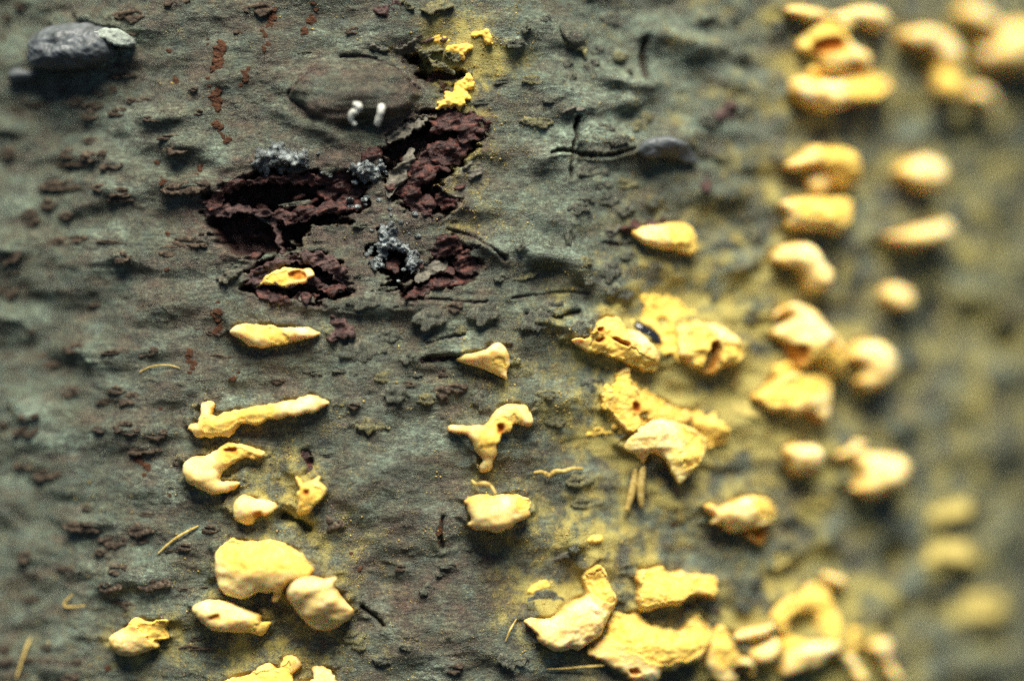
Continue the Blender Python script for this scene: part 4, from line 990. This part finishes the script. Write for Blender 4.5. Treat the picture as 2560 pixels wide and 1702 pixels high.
B('crescent cup of a blister with a smooth pale hollow', 'I', [(1190,230),(1250,215),(1270,130),(1250,50),(1320,0),(1430,10),(1520,30),(1570,100),(1540,200),(1470,270),(1370,310),(1270,290)], lift=1.3, fat=1.1, cell=.14)
B('cream blister with a broken scalloped rim and whisker-like tip', 'I', [(150,370),(200,340),(260,385),(330,340),(380,310),(480,290),(570,310),(640,350),(670,410),(650,470),(610,530),(590,610),(550,620),(490,580),(480,520),(400,550),(330,520),(260,490),(200,480),(225,430)],
  holes=[([(490,520),(600,490),(590,600),(545,615),(500,580)], .5)], spore=[[(490,320),(600,340),(640,420),(560,440),(480,400)]], lift=1.1, fat=1.0, cell=.1, jag=.08)
B('soft yellow arch of spores around a grey bare square of bark', 'I', [(620,1110),(700,1030),(780,990),(870,970),(930,910),(1000,900),(1060,960),(1090,1050),(1110,1200),(1100,1320),(1030,1340),(1000,1280),(970,1180),(940,1095),(800,1100),(760,1160),(750,1230),(690,1240),(650,1180)],
  spore=[[(640,1110),(790,1010),(980,920),(1060,1000),(1090,1200),(1080,1310),(1020,1290),(980,1150),(940,1080),(800,1085),(740,1180),(690,1220)]], lift=.8, fat=.7, jag=.12, **bl)
B('slanting cream blister hanging under the yellow arch', 'I', [(720,1500),(760,1380),(820,1320),(950,1290),(1060,1290),(1090,1340),(1020,1410),(930,1470),(830,1500),(740,1540)], lift=1.1, fat=1.1, **bl)
B('thin sliver of a blister with an orange edge', 'I', [(380,1265),(440,1220),(560,1190),(640,1165),(625,1230),(560,1265),(450,1285)], lift=.9, fat=1.0, **bl)
B('small drop-shaped blister between the orange-mouthed tube and the arch', 'I', [(500,1380),(560,1330),(620,1300),(660,1270),(690,1330),(650,1420),(580,1450),(530,1430)], lift=1.0, fat=1.1, **bl)
B('finger-like pale blister pointing down beside a dark gap', 'I', [(1110,1380),(1160,1360),(1230,1420),(1280,1530),(1260,1590),(1210,1570),(1160,1470)], lift=1.0, fat=1.1, cell=.14)
B('pale forked blister beside the finger-like one', 'I', [(1310,1330),(1360,1280),(1440,1275),(1480,1330),(1440,1370),(1490,1450),(1530,1550),(1490,1580),(1430,1500),(1380,1410)], lift=1.0, fat=1.0, cell=.14)
B('small tilted yellow blister above the yellow arch', 'I', [(1005,840),(1060,825),(1180,880),(1160,930),(1080,920)], lift=.9, fat=1.0, cell=.14)
B('low orange-yellow blister beside the crescent cup', 'F', [(1070,1570),(1160,1520),(1220,1460),(1290,1480),(1310,1540),(1240,1590),(1120,1600)], lift=.7, fat=1.0, cell=.14)

# ------------------------------------------------------------------ loose powder
powder('thick clot of bright yellow powder in the fork of torn bark', 'B', [(670,745),(730,655),(800,590),(890,520),(925,565),(905,640),(865,705),(825,740),(750,755)], fat=.7, lift=.25)
powder('yellow powder drift along the curled bark flap', 'B', [(760,320),(820,300),(900,310),(920,340),(860,370),(850,410),(800,400),(770,370),(720,350)], fat=.5, lift=.2)
powder('small yellow powder cap on a bark wart', 'B', [(620,270),(660,240),(720,245),(750,280),(700,295),(650,295)], fat=.4)
powder('faint yellow powder ledge beside the curled bark flap', 'B', [(900,240),(980,210),(1030,230),(1050,300),(1010,310),(960,260),(920,265)], fat=.45, lift=.15)
powder('feathery yellow powder patch above a dark shiny drop', 'V', [(1460,742),(1488,722),(1484,682),(1500,668),(1520,682),(1550,680),(1590,705),(1595,722),(1570,745),(1535,740),(1525,770),(1500,760)], fat=.4, jag=.4)
powder('spilled yellow powder joining the torn shell to the spore sheet above it', 'V', [(1380,905),(1420,870),(1470,880),(1520,915),(1570,945),(1640,960),(1665,1000),(1640,1030),(1590,990),(1510,985),(1450,1010),(1400,965)], fat=.35, lift=.3, jag=.35)
powder('yellow powder bridge between the crumpled blister and the torn beaked shell', 'V', [(1500,770),(1540,745),(1590,740),(1600,800),(1570,830),(1530,815),(1505,800)], fat=.3, lift=.25, jag=.3)
powder('deep orange-yellow powder bed under the beaked blister on the trunk side', 'F', [(620,960),(720,930),(850,930),(1000,960),(1090,1000),(1060,1060),(900,1070),(740,1080),(640,1040)], fat=.45, lift=.4, cell=.12)
powder('yellow powder apron spread below the yellow arch', 'I', [(560,1290),(680,1230),(780,1250),(960,1270),(1120,1280),(1190,1180),(1230,1260),(1180,1380),(1080,1420),(900,1420),(720,1400),(620,1370)], fat=.25, lift=.3, cell=.13)
powder('yellow powder crust above the wide bun-shaped blister', 'C', [(880,470),(980,480),(1100,500),(1250,500),(1330,520),(1240,560),(1000,560),(860,540)], fat=.4, lift=.5, cell=.13)
powder('yellow smear of powder running off the spore sheet', 'E', [(1720,1400),(1790,1370),(1850,1390),(1880,1420),(1800,1430),(1730,1445),(1690,1430)], fat=.3)
powder('yellow powder ledge along the scallop-shaped shell', 'H', [(1300,950),(1340,900),(1420,870),(1470,890),(1440,920),(1360,950),(1320,980)], fat=.4)
powder('little heap of yellow powder above brown warts', 'H', [(1680,590),(1720,560),(1780,565),(1790,610),(1730,625),(1690,615)], fat=.5)
powder('pale yellow powder film beside the flat tongue-shaped blister', 'F', [(330,1230),(400,1190),(480,1190),(560,1230),(600,1280),(520,1310),(420,1300),(350,1280)], fat=.2, cell=.14, mt='thin_powder')
powder('crumbly yellow powder fringe next to the flat tongue-shaped blister', 'F', [(500,1080),(560,1040),(640,990),(700,1000),(680,1050),(600,1090),(540,1110)], fat=.45, cell=.12)
powder('long faint yellow powder streak on the far curve of the trunk', 'I', [(1690,450),(1760,380),(1880,350),(1960,370),(1930,420),(1840,460),(1750,490)], fat=.35, cell=.16, mt='thin_powder')
powder('broad soft yellow powder mound on the far curve of the trunk', 'I', [(1660,760),(1740,660),(1830,600),(1920,640),(2000,740),(1950,790),(1800,780)], fat=.4, cell=.16, mt='thin_powder')
powder('pale round powder stain low on the far curve of the trunk', 'I', [(1900,1050),(1980,970),(2120,960),(2210,1020),(2200,1120),(2080,1160),(1950,1150)], fat=.2, cell=.16, mt='thin_powder')
powder('thin yellow powder bar between two dark hollows', 'I', [(800,350),(900,330),(990,345),(1010,290),(1060,300),(1090,370),(1020,390),(900,380)], fat=.35, cell=.13, mt='thin_powder')
powder('yellow dab of powder in a grey bark furrow', 'I', [(630,790),(690,750),(740,740),(720,790),(660,820)], fat=.35, cell=.13, mt='thin_powder')

# ------------------------------------------------------------------ threads, husks, drop
tube('fibre', 'V', [(1443, 1180), (1455, 1130), (1462, 1078)], [.5, .6, .9], .24, 'fibre', lab='yellow fibre strip hanging to a curved point from the torn shell', cat='fibre')
tube('fibre', 'V', [(1480, 1170), (1474, 1120), (1480, 1070)], [.6, .7, 1.2], .25, 'fibre', lab='straight yellow fibre strip hanging from the torn shell', cat='fibre')
tube('fibre', 'H', [(1330, 135), (1390, 130), (1440, 155), (1480, 125), (1540, 125), (1600, 105), (1670, 110)], [.25, .3, .3, .4, .3, .35, .3], .17, 'fibre', lab='wavy yellow fibre lying on bare bark', cat='fibre')
tube('fibre', 'G', [(1090, 690), (1180, 610), (1270, 550), (1370, 495)], [.12, .2, .25, .2], .10, 'fibre', lab='thin straw-coloured fibre slanting over the bark, thick at one end', cat='fibre')
tube('fibre', 'G', [(500, 965), (440, 1030), (465, 1055), (590, 1045)], [.2, .25, .2, .2], .08, 'fibre', lab='hair-thin fibre bent into a V', cat='fibre')
tube('fibre', 'G', [(190, 1265), (170, 1370), (120, 1550)], [.3, .3, .3], .09, 'fibre', lab='long thin fibre hanging down past blurred lenticels', cat='fibre')
tube('fibre', 'H', [(1810, 1455), (1680, 1465), (1540, 1475), (1410, 1480)], [.8, .5, .3, .2], .08, 'fibre', lab='pale hair sticking out from under the broad flat blister', cat='fibre')
tube('fibre', 'H', [(1210, 1135), (1160, 1210), (1130, 1290)], [.5, .5, .2], .07, 'fibre', lab='fine pale hair beside the pointed end of the scallop-shaped shell', cat='fibre')
tube('fibre', 'F', [(370, 950), (390, 1020), (360, 1080), (390, 1130)], [.4, .4, .3, .2], .12, 'fibre', lab='yellow thread trailing from the crumpled split blister', cat='fibre')
tube('fibre', 'F', [(130, 940), (160, 1000), (165, 1040)], [.5, .4, .3], .14, 'fibre', lab='short frayed thread under the crumpled split blister', cat='fibre')
tube('fibre', 'D', [(960, 1000), (1040, 960), (1150, 950), (1240, 970)], [.1, .15, .15, .1], .05, 'fibre', lab='faint hair arched between two rust-brown crumb rows', cat='fibre')
for (lab, p, hs, rad) in [('tiny white curled husk with a ring-shaped end on the branch scar', [(95, 715), (130, 725), (125, 760), (85, 770), (75, 820), (110, 855)], [1.55, 1.75, 1.7, 1.6, 1.55, 1.45], .2),
                          ('tiny white rod-shaped husk with a thick end on the branch scar', [(285, 715), (280, 770), (250, 860)], [1.5, 1.75, 1.65], .24)]:
    tube('husk', 'B', p, hs, rad, 'husk', lab=lab, cat='husk', taper=.75, flat=.9, seg=9)
o = outl('V', [(1462, 752), (1468, 740), (1480, 738), (1500, 750), (1522, 768), (1528, 795), (1510, 800), (1490, 778), (1474, 768)], .5)
V, T, K = pillow(o, fat=1.1, lift=.15, jag=0, wrinkle=.03, fine=0, cell=.08)['skin']
loc = base_of(o)
tag(obj('sap_drop', make_mesh('sap_drop', seat(V, loc), T, M['drop'], K), None, loc), 'black shiny sap drop between yellow powder and torn shell', 'drop')

# ------------------------------------------------------------------ loose spore grains, too many to count
trunk.data = trunk_mesh()
def grains(n):
    tet = np.array([(1, 0, -.2), (-.5, .87, -.2), (-.5, -.87, -.2), (0, 0, 1.0), (.5, .5, .6)])
    fc = np.array([(0, 1, 4), (1, 3, 4), (3, 0, 4), (1, 2, 3), (2, 0, 3), (0, 2, 1)])
    c = np.stack([rng.uniform(-30, 30, n * 6), rng.uniform(-23, 23, n * 6)], 1)
    hh, mk = bark_final(c[:, 0], c[:, 1])
    keep = rng.random(len(c)) < (mk[:, 1] ** 1.7 * 1.3) * sstep(-.3, .5, fbm(c[:, 0] * 1.3, c[:, 1] * 1.3, 3, 95))
    c, hh = c[keep][:n], hh[keep][:n]; m = len(c)
    r = rng.uniform(.018, .055, m) * (1 + 1.0 * (rng.random(m) < .06))
    an = rng.uniform(0, 6.28, m)
    lx = tet[:, 0][None] * np.cos(an)[:, None] - tet[:, 1][None] * np.sin(an)[:, None]
    ly = tet[:, 0][None] * np.sin(an)[:, None] + tet[:, 1][None] * np.cos(an)[:, None]
    V = np.stack([c[:, :1] + lx * r[:, None], c[:, 1:] + ly * r[:, None], hh[:, None] + tet[:, 2][None] * r[:, None]], -1).reshape(-1, 3)
    F = (fc[None] + 5 * np.arange(m)[:, None, None]).reshape(-1, 3)
    K = np.zeros((len(V), 4)); K[:, 3] = 1
    o = obj('spore_dust', make_mesh('spore_dust', wrap(V[:, 0], V[:, 1], V[:, 2]) * MM, F, M['fibre'], K))
    tag(o, 'fine yellow spore dust scattered over the bark', 'spore dust'); o['kind'] = 'stuff'
grains(48000)
print('lenticels', nl, 'tris', sum(len(o.data.polygons) for o in bpy.data.objects if o.type == 'MESH'))
